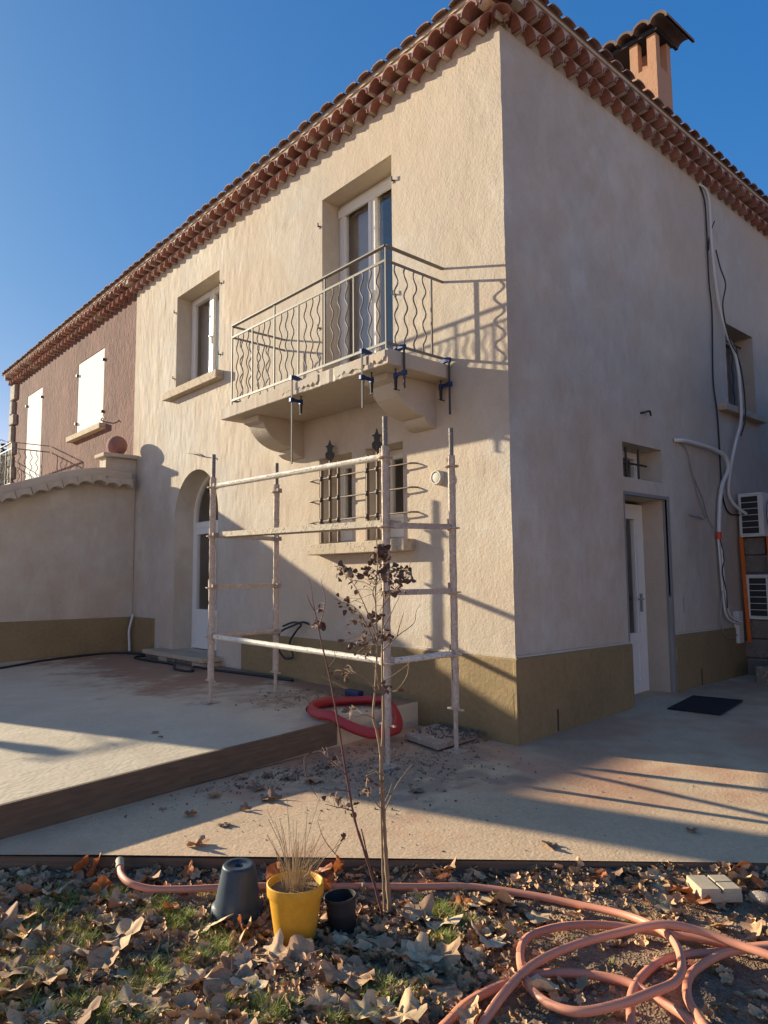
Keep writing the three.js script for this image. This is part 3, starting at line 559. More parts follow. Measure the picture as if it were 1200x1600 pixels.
// ================================================================ OBJECTS
// ---------------------------------------------------------------- scaffold
{
  const sc = thing('scaffold', 'plaster-splashed steel scaffold frame standing in front of the barred window', 'scaffold');
  const P = [[-2.60, .205, 1.45, [2.33, 1.84, 1.33, .845], .42], [-2.66, .215, .66, [2.35, 1.83, 1.33, .845], .42], [-.235, 0, 1.25, [2.34, 1.805, 1.29, .77], .31], [-.205, 0, .53, [2.34, 1.82, 1.29, .78], .34]];
  const R = rng(15);
  const lumpy = (a, b, r) => { const g = new THREE.CylinderGeometry(r, r, a.distanceTo(b), 10, 40); const p = g.attributes.position; for (let i = 0; i < p.count; i++) { const k = 1 + (R() - .42) * .16; p.setX(i, p.getX(i) * k); p.setZ(i, p.getZ(i) * k); } g.computeVertexNormals(); g.translate(0, a.distanceTo(b) / 2, 0); g.applyQuaternion(new THREE.Quaternion().setFromUnitVectors(V(0, 1, 0), b.clone().sub(a).normalize())); g.translate(a.x, a.y, a.z); return g; };
  for (const [x, y, z, lv, foot] of P) {
    const post = part('standard', metres(lumpy(V(x, foot, z), V(x, 2.42, z), .0305), .6), M.scaffold, sc);
    part('spigot', metres(cyl(V(x, 2.40, z), V(x, 2.655, z), .020, 12), .4), M.spigot, post);
    part('jack', metres(cyl(V(x, y, z), V(x, foot + .02, z), .019, 10), .4), M.scaffold, post);
    part('base_plate', metres(box(.15, .008, .15, x, y + .004, z), .4), M.scaffold, post);
    part('jack_nut', metres(merge([new THREE.CylinderGeometry(.034, .034, .035, 10).translate(x, foot + .01, z), bar(V(x - .085, foot - .005, z), V(x + .085, foot - .005, z), .02, .014)]), .4), M.scaffold, post);
    for (const l of lv) { const ro = new THREE.CylinderGeometry(.062, .062, .010, 16); ro.translate(x, l - .01, z); part('rosette', metres(ro, .4), M.scaffold, post); part('wedge', [box(.012, .10, .03, x - .045, l + .02, z), box(.03, .045, .05, x + (x < -1 ? .05 : -.02), l, z)], M.scaffold, post); }
  }
  const q = (i, k, dy = 0) => V(P[i][0], P[i][3][k] + dy, P[i][2]);
  const rail = (name, i, j, k, r, mat, dy = 0) => { const a = q(i, k, dy), b = q(j, k, dy), d = b.clone().sub(a).normalize().multiplyScalar(.035); a.add(d); b.sub(d); const m = part(name, metres(lumpy(a, b, r), .6), mat, sc); for (const e of [a, b]) part('coupler', metres(rbox(.05, .062, .05, .012, e.x, e.y, e.z), .4), M.scaffold, m); return m; };
  rail('guard_rail', 0, 2, 0, .025, M.scaffoldTube); rail('ledger', 0, 2, 3, .025, M.scaffoldTube); rail('transom', 2, 3, 3, .025, M.scaffoldTube); rail('transom', 0, 1, 3, .024, M.scaffold);
  const flat = (i, j, k) => { const a = q(i, k), b = q(j, k), d = b.clone().sub(a).normalize().multiplyScalar(.035); a.add(d); b.sub(d); part('transom', metres(bar(a, b, .03, .045), .6), M.scaffold, sc); };
  flat(0, 1, 1); flat(0, 1, 2); flat(2, 3, 1); flat(2, 3, 2);
  // narrow steel deck hooked over the transoms on the garden side
  const a = V(-2.50, 1.845, 1.33), b = V(-.27, 1.825, 1.14);
  const dk = part('deck_plank', metres(bar(a, b, .20, .05), .8), M.deck, sc);
  part('deck_hook', [box(.05, .035, .05, -2.53, 1.84, 1.28), box(.05, .035, .05, -2.53, 1.84, 1.40), box(.05, .035, .05, -.26, 1.83, 1.20)], M.deck, dk);
}
// ---------------------------------------------------------------- bar clamps on the balcony edge
{
  const make = (pos, turn, len, jaw, drop, label) => { // local: slab towards -z, bar at z=0; origin at the top of the slab
    const c = thing('bar_clamp', label, 'clamp', pos, turn, 'bar clamps gripping the balcony slab');
    part('bar', bx(-.011, .011, -len, .05, -.004, .004), M.clampBar, c);
    const s = new THREE.Shape(); [[.015, .012], [.015, .05], [-.03, .058], [-.13, .035], [-.135, .008], [-.10, .008], [-.03, .020]].forEach(([a, b], i) => i ? s.lineTo(a, b) : s.moveTo(a, b));
    const g = new THREE.ExtrudeGeometry(s, { depth: .026, bevelEnabled: true, bevelSize: .003, bevelThickness: .003, bevelSegments: 1 }); g.rotateY(-Math.PI / 2); g.translate(.013, 0, 0); part('fixed_jaw', g, M.clampBlue, c);
    const j = part('sliding_jaw', [rbox(.036, .045, .05, .006, 0, -drop, 0), rbox(.026, .032, .10, .006, 0, -drop, -.065), rbox(.034, .055, .034, .006, 0, -drop - .005, -.112)], M.clampBlue, c);
    part('screw', [cyl(V(0, -drop - .075, -.112), V(0, -.135, -.112), .007, 8), new THREE.CylinderGeometry(.017, .014, .012, 12).translate(0, -.139, -.112)], M.clampBar, j);
    part('screw_handle', [cyl(V(0, -drop - .135, -.112), V(0, -drop - .03, -.112), .012, 8, .016), cyl(V(-.03, -drop - .13, -.112), V(.035, -drop - .135, -.10), .005, 6)], M.dark, j);
  };
  make([-2.10, 3.416, .848], 0, .86, .1, .20, 'long steel bar clamp hanging lowest from the balcony front');
  make([-.985, 3.416, .848], 0, .49, .1, .21, 'bar clamp on the balcony front just left of the slab corner');
  make([-.652, 3.416, .64], Math.PI / 2, .34, .1, .20, 'short bar clamp on the balcony side next to the slab corner');
  make([-.652, 3.416, .055], Math.PI / 2, .49, .1, .20, 'blue bar clamp on the balcony side against the house wall');
}
// ---------------------------------------------------------------- cables and outdoor units on the side wall
const sideLine = (pts, x, r, mat, n = 80) => tube(pts.map(([y, z, dx]) => V(x + (dx || 0), y, z)), r, n, 7);
single('conduit', [sideLine([[6.46, -4.03, -.05], [6.40, -4.16, 0], [5.7, -4.23], [5.2, -4.29], [4.88, -4.38], [4.57, -4.5, .02], [4.26, -4.66, .06], [3.74, -4.67, .09], [3.39, -4.63, .09], [3.12, -4.52, .06], [2.69, -4.37, .02], [2.4, -4.37], [2.25, -4.5, .05], [2.16, -4.66, .12]], .045, .020, 0, 120)], M.whiteCable, 'white insulated pipe hanging from the eaves past the upper side window', 'pipe');
{
  const c = thing('conduit', 'white pipe bent out of the side wall with red tape round it', 'pipe');
  part('pipe', sideLine([[2.96, -3.02, -.06], [2.965, -3.12, .0], [2.97, -3.43], [2.95, -4.0], [2.88, -4.25, .02], [2.75, -4.31, .02], [2.55, -4.17], [2.38, -4.08], [1.9, -3.98], [1.86, -3.98]], .055, .026, 0, 90), M.whiteCable, c);
  part('tape', cyl(V(.055, 1.84, -3.98), V(.055, 1.93, -3.982), .032, 12), M.redTape, c);
  part('cable', [sideLine([[1.86, -3.975], [1.55, -3.99], [1.2, -4.02], [.92, -4.08], [.83, -4.2, .02], [.80, -4.39, .04]], .05, .014, 0, 50), sideLine([[1.86, -3.99], [1.5, -4.02], [1.15, -4.06], [.95, -4.12], [.86, -4.25], [.82, -4.39, .04]], .07, .011, 0, 50)], M.whiteCable, c);
  part('cable', [sideLine([[1.84, -3.96], [1.6, -4.03], [1.45, -3.97], [1.2, -4.05], [1.0, -4.06]], .08, .007, 0, 50)], M.blackCable, c);
}
single('cable', [sideLine([[6.48, -4.03, -.02], [6.3, -4.14], [5.88, -4.17], [5.17, -4.16], [4.84, -4.2], [3.82, -4.13], [3.5, -4.19], [3.17, -4.21], [2.72, -4.21], [2.36, -4.24], [2.19, -4.39], [2.17, -4.60, .05]], .022, .010, 0, 110), sideLine([[6.0, -4.26, .06], [5.8, -4.22], [5.6, -4.18]], .03, .008, 0, 20), sideLine([[5.62, -4.28, .05], [5.4, -4.36, .06], [5.2, -4.45, .08], [4.9, -4.4, .05], [4.5, -4.52, .06], [4.2, -4.70, .1], [3.8, -4.73, .13], [3.4, -4.70, .13], [3.2, -4.62, .1]], .03, .009, 0, 60)], M.blackCable, 'black cable running down the side wall beside the white pipe', 'cable');
single('wire', [sideLine([[2.955, -3.12], [2.88, -3.29, .01], [2.57, -3.47], [2.32, -3.66, .01], [2.08, -3.81], [1.93, -3.95, .03]], .014, .007, 0, 40), sideLine([[2.72, -3.38], [2.55, -3.45], [2.35, -3.55], [2.16, -3.68], [2.09, -3.74]], .016, .006, 0, 40), sideLine([[2.11, -3.31, -.01], [2.10, -3.42, .03], [2.07, -3.60, .02]], .02, .010, 0, 20)], M.greyCable, 'thin twisted wires slanting across the side wall below the bent pipe', 'wire');
single('wire', sideLine([[1.27, -4.03], [1.01, -3.95], [.81, -3.93], [.68, -4.02], [.63, -4.23], [.66, -4.38]], .05, .007, 0, 50), M.greyCable, 'thin grey wire looping low on the side wall to the junction box', 'wire');
{
  const j = thing('junction_box', 'narrow white junction box low on the side wall', 'junction box', [0, 0, 0]);
  part('cover', rbox(.07, .40, .14, .012, .037, .75, -4.46), M.acCase, j); part('gland', cyl(V(.06, .81, -4.36), V(.06, .81, -4.42), .022, 10), M.dark, j);
}
const acUnit = (x0, y0, z1, label) => {
  const w = .30, h = .56, L = .80, a = thing('air_conditioner', label, 'air conditioner', [x0, y0, z1]);
  part('casing', [rbox(w, h, .03, .006, w / 2, h / 2, -.025), rbox(w, .03, L, .01, w / 2, h - .015, -L / 2), rbox(w, .03, L, .01, w / 2, .015, -L / 2), rbox(.02, h, L, .006, .011, h / 2, -L / 2), rbox(w, h, .03, .006, w / 2, h / 2, -L + .016), rbox(.02, h, L, .006, w - .011, h / 2, -L / 2)], M.acCase, a);
  const side = part('side_grille', bx(.03, w - .055, .04, h - .04, -.012, -.006), M.dark, a);
  for (let k = 0; k <= 6; k++) part('louvre', box(w - .07, .007, .012, w / 2 - .012, .04 + (h - .08) * k / 6, -.004), M.acCase, side);
  part('louvre_frame', [box(.016, h - .06, .016, .028, h / 2, -.004), box(.016, h - .06, .016, w - .052, h / 2, -.004)], M.acCase, side);
  const fan = part('fan_grille', new THREE.CylinderGeometry(.235, .235, .012, 36).rotateZ(Math.PI / 2).translate(w + .004, h / 2, -.33), M.dark, a);
  const rings = []; for (let k = 1; k <= 7; k++) rings.push(new THREE.TorusGeometry(.034 * k, .004, 6, 36).rotateY(Math.PI / 2).translate(w + .014, h / 2, -.33)); part('fan_ring', rings, M.acCase, fan);
  return a;
};
acUnit(.055, 1.885, -4.60, 'upper of two stacked outdoor air conditioner units on the side wall');
acUnit(.10, .845, -4.60, 'lower of two stacked outdoor air conditioner units on the side wall');
{ // piled blocks between and below the units
  const R = rng(19); const blk = (x, y, z, w, h, d, where) => single('concrete_block', metres(rbox(w, h - .008, d, .012, x, y + h / 2, z), .8, R(), R()), M.block, 'grey concrete block piled ' + where, 'block', 'concrete blocks piled by the air conditioner units');
  for (let r = 0; r < 2; r++) for (let k = 0; k < 2; k++) blk(.20 + k * .36 - r * .05, 1.43 + r * .225, -4.82 - R() * .02, .34, .225, .30, 'between the two air conditioner units, ' + ['lower', 'upper'][r] + ' course, ' + ['against the wall', 'outer end'][k]);
  for (let r = 0; r < 3; r++) for (let k = 0; k < 2; k++) blk(.24 + k * .42 - r * .03, .12 + r * .24, -4.80 - R() * .03, .40, .24, .34, 'under the lower air conditioner, ' + ['bottom', 'middle', 'top'][r] + ' course, ' + ['against the wall', 'outer end'][k]);
  const st = thing('stand', 'orange strap posts holding the stacked air conditioner units', 'stand');
  part('upright', bar(V(.07, 1.885, -4.60), V(.11, .56, -4.585), .03, .035), M.orange, st); part('upright', bar(V(.40, 1.885, -4.58), V(.43, .13, -4.57), .03, .03), M.orange, st);
  const pl = thing('planter', 'rough pebbly concrete trough on the ground by the side wall', 'planter', [.62, .10, -4.2]);
  part('trough', metres(rbox(.5, .24, .34, .02, 0, .12, 0), .8), M.block, pl); const peb = []; for (let i = 0; i < 60; i++) { const s = new THREE.IcosahedronGeometry(.008 + R() * .014, 0); s.translate((R() - .5) * .46, R() * .22 + .01, .165 + R() * .012); peb.push(s); } const ps = part('pebbles', peb, M.slab, pl); ps.userData.kind = 'stuff';
}
// ---------------------------------------------------------------- cables along the facade
{
  const L = a => a.map(([x, z, dy]) => V(x, terraceY(z) + .016 + (dy || 0), z));
  single('cable', [tube(L([[-7.0, 2.6], [-7.2, 2.15], [-7.6, 1.55], [-7.82, .85], [-7.8, .45], [-7.4, .2], [-6.98, .14], [-6.95, .40], [-6.3, .46], [-5.6, .42], [-5.1, .62], [-4.75, .56], [-5.0, .42, .02], [-4.7, .32], [-4.2, .24], [-3.7, .17], [-3.1, .14]]), .016, 200, 7)], M.blackCable, 'black cable lying on the terrace along the foot of the walls', 'cable');
  single('cable', tube([V(-2.97, .87, -.01), V(-3.0, .90, .06), V(-3.14, .86, .10), V(-3.40, .76, .12), V(-3.47, .63, .12), V(-3.33, .47, .10), V(-3.17, .50, .09), V(-3.24, .64, .09), V(-3.1, .80, .09), V(-3.02, .87, .08), V(-3.2, .89, .07), V(-3.38, .84, .09)], .012, 120, 7), M.blackCable, 'black cable end looping out of the facade above the plinth', 'cable');
  single('pipe', tube([V(-7.9, .83, .06), V(-7.88, .70, .10), V(-7.9, .55, .12), V(-7.88, .4, .12), V(-7.86, .235, .12)], .02, 40, 8), M.whiteCable, 'white pipe stub rising from the terrace in the corner', 'pipe');
}
// ---------------------------------------------------------------- red corrugated hose coil
function corrugated(pts, r, pitch, depth, closed) {
  const c = new THREE.CatmullRomCurve3(pts, !!closed, 'centripetal'), L = c.getLength(), seg = Math.min(2600, Math.round(L / pitch * 2)), g = new THREE.TubeGeometry(c, seg, r, 9, !!closed);
  const p = g.attributes.position, n = g.attributes.normal; for (let i = 0; i <= seg; i++) if (i % 2) for (let k = 0; k <= 9; k++) { const o = i * 10 + k; p.setXYZ(o, p.getX(o) - n.getX(o) * depth, p.getY(o) - n.getY(o) * depth, p.getZ(o) - n.getZ(o) * depth); }
  g.computeVertexNormals(); return g;
}
{
  const pts = []; const R = rng(23);
  for (let i = 0; i <= 140; i++) { const t = i / 140 * 3.15, a = t * 2 * Math.PI + 2.4; const rr = .40 + .010 * Math.sin(t * 5) - .012 * t; const x = -1.16 + rr * Math.cos(a) * 1.02, z = .82 + rr * Math.sin(a); const edge = -1.03 + (1.16 - z) * -.14; const base = x < edge ? terraceY(z) + .03 : terraceY(z) + .03 - Math.min(.155, (x - edge) * .55); pts.push(V(x, base + t * .013 + .004 * Math.sin(a * 3), z)); }
  single('hose_coil', corrugated(pts, .031, .016, .003), M.redHose, 'red corrugated hose coiled on the terrace edge below the window', 'hose');
  // small brush with a wooden handle lying behind it
  const b = thing('brush', 'wooden handled brush with blue head lying behind the red hose', 'brush');
  part('handle', cyl(V(-2.46, .345, .19), V(-1.88, .275, .29), .017, 10), M.handle, b); part('head', metres(rbox(.22, .06, .08, .015, -1.78, .262, .31), 1), M.clampBlue, b);
}
// ---------------------------------------------------------------- doormat, access cover
{
  const g = rbox(.50, .014, .76, .006); const m = single('doormat', metres(g, 1), M.mat, 'black doormat on the paving in front of the side door', 'doormat'); m.position.set(.51, paveY(.5, -2.4) + .012, -2.40); m.rotation.set(-.0, .12, 0); m.rotation.x = .04;
  const s = new THREE.Shape([[-.76, .57], [-.285, .665], [-.34, .13], [-.87, .08]].map(([x, z]) => new THREE.Vector2(x, -z)));
  const c = new THREE.ExtrudeGeometry(s, { depth: .035, bevelEnabled: true, bevelSize: .006, bevelThickness: .006, bevelSegments: 1 }); c.rotateX(-Math.PI / 2); c.translate(0, .022, 0);
  const cv = thing('access_cover', 'flat concrete access cover lying at the foot of the plinth', 'access cover'); part('cover_slab', metres(c, 1), M.slab, cv);
  const R = rng(29), gr = []; for (let i = 0; i < 260; i++) { const u = R(), v = R(); const s2 = new THREE.IcosahedronGeometry(.004 + R() * .009, 0); s2.translate(-.80 + u * .62, .066 + R() * .004 - (u > .9 ? .03 : 0), .08 + v * v * .42); gr.push(s2); } part('grit', gr, M.block, cv).userData.kind = 'stuff';
}
// ---------------------------------------------------------------- pots
const lathe = (pts, n = 36) => new THREE.LatheGeometry(pts.map(a => new THREE.Vector2(...a)), n);
{
  const p = thing('plant_pot', 'dark blue plastic pot turned upside down among the leaves', 'plant pot', [.82, -.115, 3.13], .4);
  const up = part('body', metres(lathe([[.0, .196], [.02, .196], [.021, .206], [.046, .206], [.050, .213], [.068, .213], [.075, .203], [.104, .034], [.116, .032], [.119, .0], [.110, .0]]), .6), M.bluePot, p); up.rotation.set(.02, 0, -.05);
  const y = thing('plant_pot', 'yellow plastic pot filled with earth and dry grass', 'plant pot', [1.205, -.135, 3.075]);
  const yb = part('body', metres(lathe([[0, 0], [.076, 0], [.083, .01], [.112, .205], [.120, .207], [.122, .25], [.116, .253], [.110, .248], [.104, .215]]), .6), M.yellowPot, y);
  part('earth', metres(new THREE.CylinderGeometry(.106, .106, .012, 28).translate(0, .218, 0), .5), M.soil, y);
  const R = rng(33), bl = []; for (let i = 0; i < 96; i++) { const a = R() * 6.28, r = R() * .06, h = .08 + R() * R() * .30, le = (R() - .1) * .95, b = V(Math.cos(a) * r, .225, Math.sin(a) * r); const dx = Math.cos(a) * le * h + .05 * h, dz = Math.sin(a) * le * h - .05 * h; bl.push(tube([b, b.clone().add(V(dx * .4, h * .55, dz * .4)), b.clone().add(V(dx, h, dz))], .0008 + R() * .0007, 6, 4)); }
  single('dry_grass', merge(bl).translate(1.205, -.135, 3.075), std(.46, .34, .18, .9), 'tuft of dry straw coloured grass growing in the yellow pot', 'plant');
  const k = thing('plant_pot', 'small empty black plastic pot beside the yellow pot', 'plant pot', [1.275, -.125, 2.875]);
  part('body', lathe([[0, .004], [.052, 0], [.057, .006], [.067, .135], [.071, .136], [.071, .15], [.066, .15], [.060, .02], [0, .014]]), M.blackPot, k).rotation.set(.05, 0, .06);
}
// ---------------------------------------------------------------- pale grooved paver, stone
{
  const g = thing('paver', 'pale grooved concrete paver lying against the kerb', 'paver', [2.235, -.078, 1.41], .86); g.scale.setScalar(.82);
  part('base', metres(rbox(.235, .05, .20, .006, 0, 0, 0), .6), M.paver, g);
  part('raised_face', metres(rbox(.112, .026, .196, .006, -.059, .036, 0), .6), M.paver, g);
  part('raised_face', metres(rbox(.104, .026, .094, .006, .063, .036, -.051), .6), M.paver, g); part('raised_face', metres(rbox(.104, .026, .094, .006, .063, .036, .051), .6), M.paver, g);
  const s = new THREE.IcosahedronGeometry(.045, 2); const p = s.attributes.position, R = rng(37); s.scale(1.3, .6, .9); s.translate(2.43, -.07, 1.345); single('stone', metres(s, .4), M.slab, 'small pale stone right of the grooved paver', 'stone');
}
let hosePath = []; const nearHose = (x, z, d) => hosePath.some(p => Math.abs(p.x - x) < d && Math.abs(p.z - z) < d);
// ---------------------------------------------------------------- pink garden conduit
{
  const G = (a, lift = 0) => a.map(([x, z, l]) => V(x, -.088 + (l || 0) * .8 + lift, z));
  const S = [
    ...[[.169, 3.417, .075], [.257, 3.444, .07], [.361, 3.439, .055], [.444, 3.38, .036], [.533, 3.276, .03], [.613, 3.152, .024], [.73, 2.976, .016], [.832, 2.823], [.98, 2.664], [1.1, 2.53], [1.237, 2.391], [1.416, 2.198], [1.658, 2.063], [1.88, 1.978], [2.083, 1.949, .02], [2.247, 1.991, .045], [2.379, 2.083, .06], [2.464, 2.204, .05], [2.499, 2.328, .05], [2.481, 2.467, .06], [2.432, 2.605, .05], [2.344, 2.715, .03], [2.248, 2.735, .02], [2.132, 2.696, .02], [2.013, 2.591, .03], [1.933, 2.453, .03], [1.932, 2.311, .02], [1.985, 2.167, .01], [2.103, 2.039, .005], [2.268, 1.946, .0], [2.383, 1.884, .0], [2.546, 1.819, .0]],
    [2.70, 1.77, .02], [2.84, 1.80, .04], [2.80, 1.90, .05],
    ...[[2.656, 1.91, .06], [2.533, 1.917, .06], [2.414, 1.951, .08], [2.312, 2.033, .1], [2.192, 2.192, .07], [2.106, 2.399, .05], [2.087, 2.615, .05], [2.118, 2.834, .03], [2.15, 2.963, .01]],
    [2.20, 3.12], [2.16, 3.20], [2.10, 3.16],
    ...[[2.056, 3.029], [2.032, 2.897], [2.056, 2.698, .0], [2.116, 2.549, .0], [2.226, 2.445, .0], [2.364, 2.395, .005], [2.478, 2.411, .0], [2.587, 2.436]],
    [2.70, 2.52], [2.74, 2.56], [2.70, 2.51, .03], [2.633, 2.435, .02], [2.537, 2.317, .0], [2.482, 2.185, .0], [2.479, 2.066, .0], [2.511, 1.959, .02], [2.567, 1.873, .03], [2.66, 1.80, .05], [2.80, 1.74, .04], [2.86, 1.68, .02], [2.78, 1.70, .02],
    ...[[2.679, 1.766, .05], [2.571, 1.85, .03], [2.491, 1.943, .01], [2.419, 2.022, .0], [2.364, 2.137, .0], [2.362, 2.316, .0], [2.413, 2.482, .01], [2.48, 2.602], [2.56, 2.72]],
  ];
  hosePath = new THREE.CatmullRomCurve3(G(S), false, 'centripetal').getSpacedPoints(420);
  const h = thing('garden_hose', 'long pink corrugated conduit looping over the leaves and soil', 'hose');
  part('tube', corrugated(G(S), .0166, .011, .0006), M.pinkHose, h);
  part('end_cuff', cyl(V(.12, -.014, 3.40), V(.175, -.028, 3.42), .021, 12), M.hoseEnd, h);
}
// ---------------------------------------------------------------- dead shrub and sapling (measured in metres from the root)
const RS = rng(101);
const root1 = V(1.285, -.125, 2.615), uax = V(.666, 0, -.746), wax = V(.746, 0, .666), MPX = .00293;
const bp = (px, py, d = 0) => root1.clone().addScaledVector(uax, (px - 611) * MPX).addScaledVector(wax, d).add(V(0, (1426 - py) * MPX, 0));
function twig(list, r0, r1) { // tapered branch through points
  const pts = list.map(([a, b, d]) => bp(a, b, d || 0)); const c = new THREE.CatmullRomCurve3(pts, false, 'centripetal'); const n = Math.max(6, list.length * 5), g = new THREE.TubeGeometry(c, n, 1, 6, false); const p = g.attributes.position;
  for (let i = 0; i <= n; i++) { const q = c.getPointAt(i / n), r = (r0 + (r1 - r0) * i / n) * (1 + .18 * Math.sin(i * 2.1)); for (let k = 0; k <= 6; k++) { const o = i * 7 + k; p.setXYZ(o, q.x + (p.getX(o) - q.x) * r, q.y + (p.getY(o) - q.y) * r, q.z + (p.getZ(o) - q.z) * r); } }
  g.computeVertexNormals(); return g;
}
function curledLeaf(s, seed) { // small withered leaf
  const R = rng(seed), n = 5, m = 3, pos = [], idx = []; const cu = 1.5 + R() * 2.2, tw = (R() - .5) * 2;
  for (let i = 0; i <= n; i++) for (let j = 0; j < m; j++) { const t = i / n, w = Math.sin(Math.PI * Math.pow(t, .8)) * .42 * (j - 1), a = t * cu * .6; const x = w * Math.cos(tw * t), y = Math.sin(a) / cu * 1.6, z = (1 - Math.cos(a)) / cu * 1.6 + Math.abs(w) * .9 + w * Math.sin(tw * t); pos.push(x * s, -y * s, z * s); }
  for (let i = 0; i < n; i++) for (let j = 0; j < m - 1; j++) { const a = i * m + j; idx.push(a, a + m, a + 1, a + 1, a + m, a + m + 1); }
  const g = new THREE.BufferGeometry(); g.setAttribute('position', new THREE.Float32BufferAttribute(pos, 3)); g.setIndex(idx); g.computeVertexNormals(); g.setAttribute('uv', new THREE.Float32BufferAttribute(new Float32Array(pos.length / 3 * 2), 2)); return g;
}
const leafMats = [std(.13, .07, .045, .8), std(.20, .115, .07, .8), std(.36, .25, .155, .85)];
function leavesOn(spots, name, parent, n, mat, paths) {
  const S = []; for (const b of paths) { const c = new THREE.CatmullRomCurve3(b.map(([x, y, d]) => bp(x, y, d || 0)), false, 'centripetal'); S.push(...c.getSpacedPoints(14)); } const tw = []; // withered leaves hung round points
  for (let i = 0; i < n; i++) {
    const [a, b, sp] = spots[Math.floor(RS() * spots.length)]; const m = part(name, curledLeaf(.017 + RS() * .026, 1000 + Math.floor(RS() * 900)), leafMats[RS() < .62 ? 0 : RS() < .8 ? 1 : 2], parent);
    m.position.copy(bp(a + (RS() - .5) * 2 * sp, b + (RS() - .5) * 2 * sp * .8, (RS() - .5) * sp * .006)); m.rotation.set((RS() - .5) * 2.4, RS() * 6.28, (RS() - .5) * 2.4);
    let best = S[0], bd = 9; for (const q of S) { const d = q.distanceTo(m.position); if (d < bd) { bd = d; best = q; } }
    if (bd > .14) { m.position.lerp(best, .5); bd *= .5; }
    const mid = best.clone().lerp(m.position, .55).add(V((RS() - .5) * .02, (RS() - .3) * .02, (RS() - .5) * .02)); tw.push(new THREE.TubeGeometry(new THREE.CatmullRomCurve3([best, mid, m.position.clone()]), 4, .0011, 4, false));
  }
  part('twig', tw, mat, parent);
}
{
  const bark = std(.30, .20, .115, .8), barkDark = std(.14, .06, .045, .7);
  const s1 = thing('shrub', 'leafless dying shrub with pale twin stems and shrivelled brown leaves', 'shrub');
  const st = part('stem', [twig([[613, 1428], [610, 1385], [606, 1320], [603, 1250], [601, 1185]], .011, .0085), twig([[605, 1425, .02], [603, 1380, .02], [601, 1300, .015], [600, 1225, .01], [600, 1185]], .006, .0045), twig([[601, 1188], [595, 1150, .01], [589, 1128, .015], [592, 1085, .02], [596, 1010, .02], [594, 930, .03], [598, 880, .04], [596, 840, .05]], .0065, .002), twig([[602, 1188], [605, 1130, -.01], [604, 1040, -.02], [606, 950, -.03], [609, 890, -.04], [605, 842, -.04]], .0078, .002)], bark, s1);
  const br = [
    [[596, 1000, .02], [582, 962, .05], [574, 942, .08], [560, 915, .1], [545, 897, .12]], [[594, 945, .03], [590, 925, 0], [603, 905, -.03], [612, 880, -.06]], [[606, 950, -.03], [625, 925, -.06], [641, 908, -.08], [652, 882, -.1], [656, 864, -.1]],
    [[593, 1010, .02], [576, 972, .06], [560, 950, .1], [545, 943, .12], [531, 937, .14]], [[607, 985, -.03], [618, 965, -.05], [634, 935, -.08]], [[606, 1022, -.02], [630, 1000, -.06], [658, 979, -.1], [661, 962, -.11], [668, 950, -.12]], [[628, 1002, -.06], [634, 980, -.05], [640, 962, -.05]],
    [[597, 1087, .02], [580, 1066, .05], [560, 1054, .08], [545, 1050, .1], [524, 1040, .12]], [[606, 1072, -.02], [630, 1058, -.05], [649, 1044, -.08], [650, 1036, -.1]], [[648, 1046, -.08], [645, 1066, -.1], [630, 1086, -.08], [612, 1092, -.05]], [[590, 1128, .015], [575, 1119, .06], [562, 1120, .09], [555, 1114, .1]],
    [[605, 1275, 0], [622, 1242, -.04], [637, 1222, -.06], [652, 1207, -.08]], [[603, 1272, 0], [590, 1252, .04], [578, 1228, .06]], [[604, 1262, .0], [612, 1250, -.03], [618, 1235, -.06]], [[599, 1085, .03], [594, 1050, .06], [588, 1036, .08], [582, 1032, .09]], [[603, 1220, 0], [590, 1200, .06], [578, 1185, .1]],
  ];
  for (const b of br) part('branch', twig(b, .0034, .0012), bark, s1);
  leavesOn([[600, 905, 34], [622, 908, 26], [570, 905, 26], [545, 892, 14], [596, 880, 20], [606, 860, 14], [640, 900, 14]], 'withered_leaf', s1, 150, bark, br);
  leavesOn([[566, 962, 26], [545, 945, 16], [570, 985, 20], [598, 965, 14], [612, 998, 10], [560, 1005, 16], [584, 1000, 16], [600, 830, 8]], 'withered_leaf', s1, 84, bark, br);
  leavesOn([[540, 1055, 14], [576, 1030, 14], [618, 1082, 16], [612, 1075, 12], [590, 1230, 14], [580, 1220, 8], [560, 1115, 10], [568, 1240, 8]], 'withered_leaf', s1, 46, bark, br);
  const s2 = thing('sapling', 'thin reddish bare sapling leaning left in front of the shrub', 'sapling');
  part('stem', [twig([[604, 1430, .06], [592, 1382, .07], [575, 1325, .08], [560, 1275, .09], [548, 1210, .10], [537, 1140, .11], [524, 1065, .12], [509, 1000, .13], [502, 965, .13]], .0068, .0030), twig([[598, 1410, .05], [583, 1350, .06], [570, 1290, .08]], .0045, .003)], barkDark, s2);
  const br2 = [[[503, 970, .13], [497, 940, .14], [494, 915, .14], [490, 905, .14]], [[504, 985, .13], [512, 960, .12], [515, 935, .11], [511, 918, .1], [508, 905, .1]], [[499, 955, .14], [492, 940, .16], [489, 930, .16]], [[548, 1208, .1], [532, 1190, .13], [515, 1172, .16], [501, 1152, .18]], [[553, 1232, .1], [540, 1228, .12], [520, 1225, .14], [508, 1222, .15]], [[557, 1262, .09], [545, 1257, .1], [530, 1252, .12], [516, 1246, .14]], [[545, 1340, .1], [525, 1318, .1], [512, 1300, .1], [503, 1275, .1]], [[519, 1045, .12], [530, 1030, .1], [528, 1012, .1]], [[485, 1188, .16], [490, 1210, .16], [505, 1236, .15]]]; for (const b of br2) part('branch', twig(b, .0026, .001), barkDark, s2);
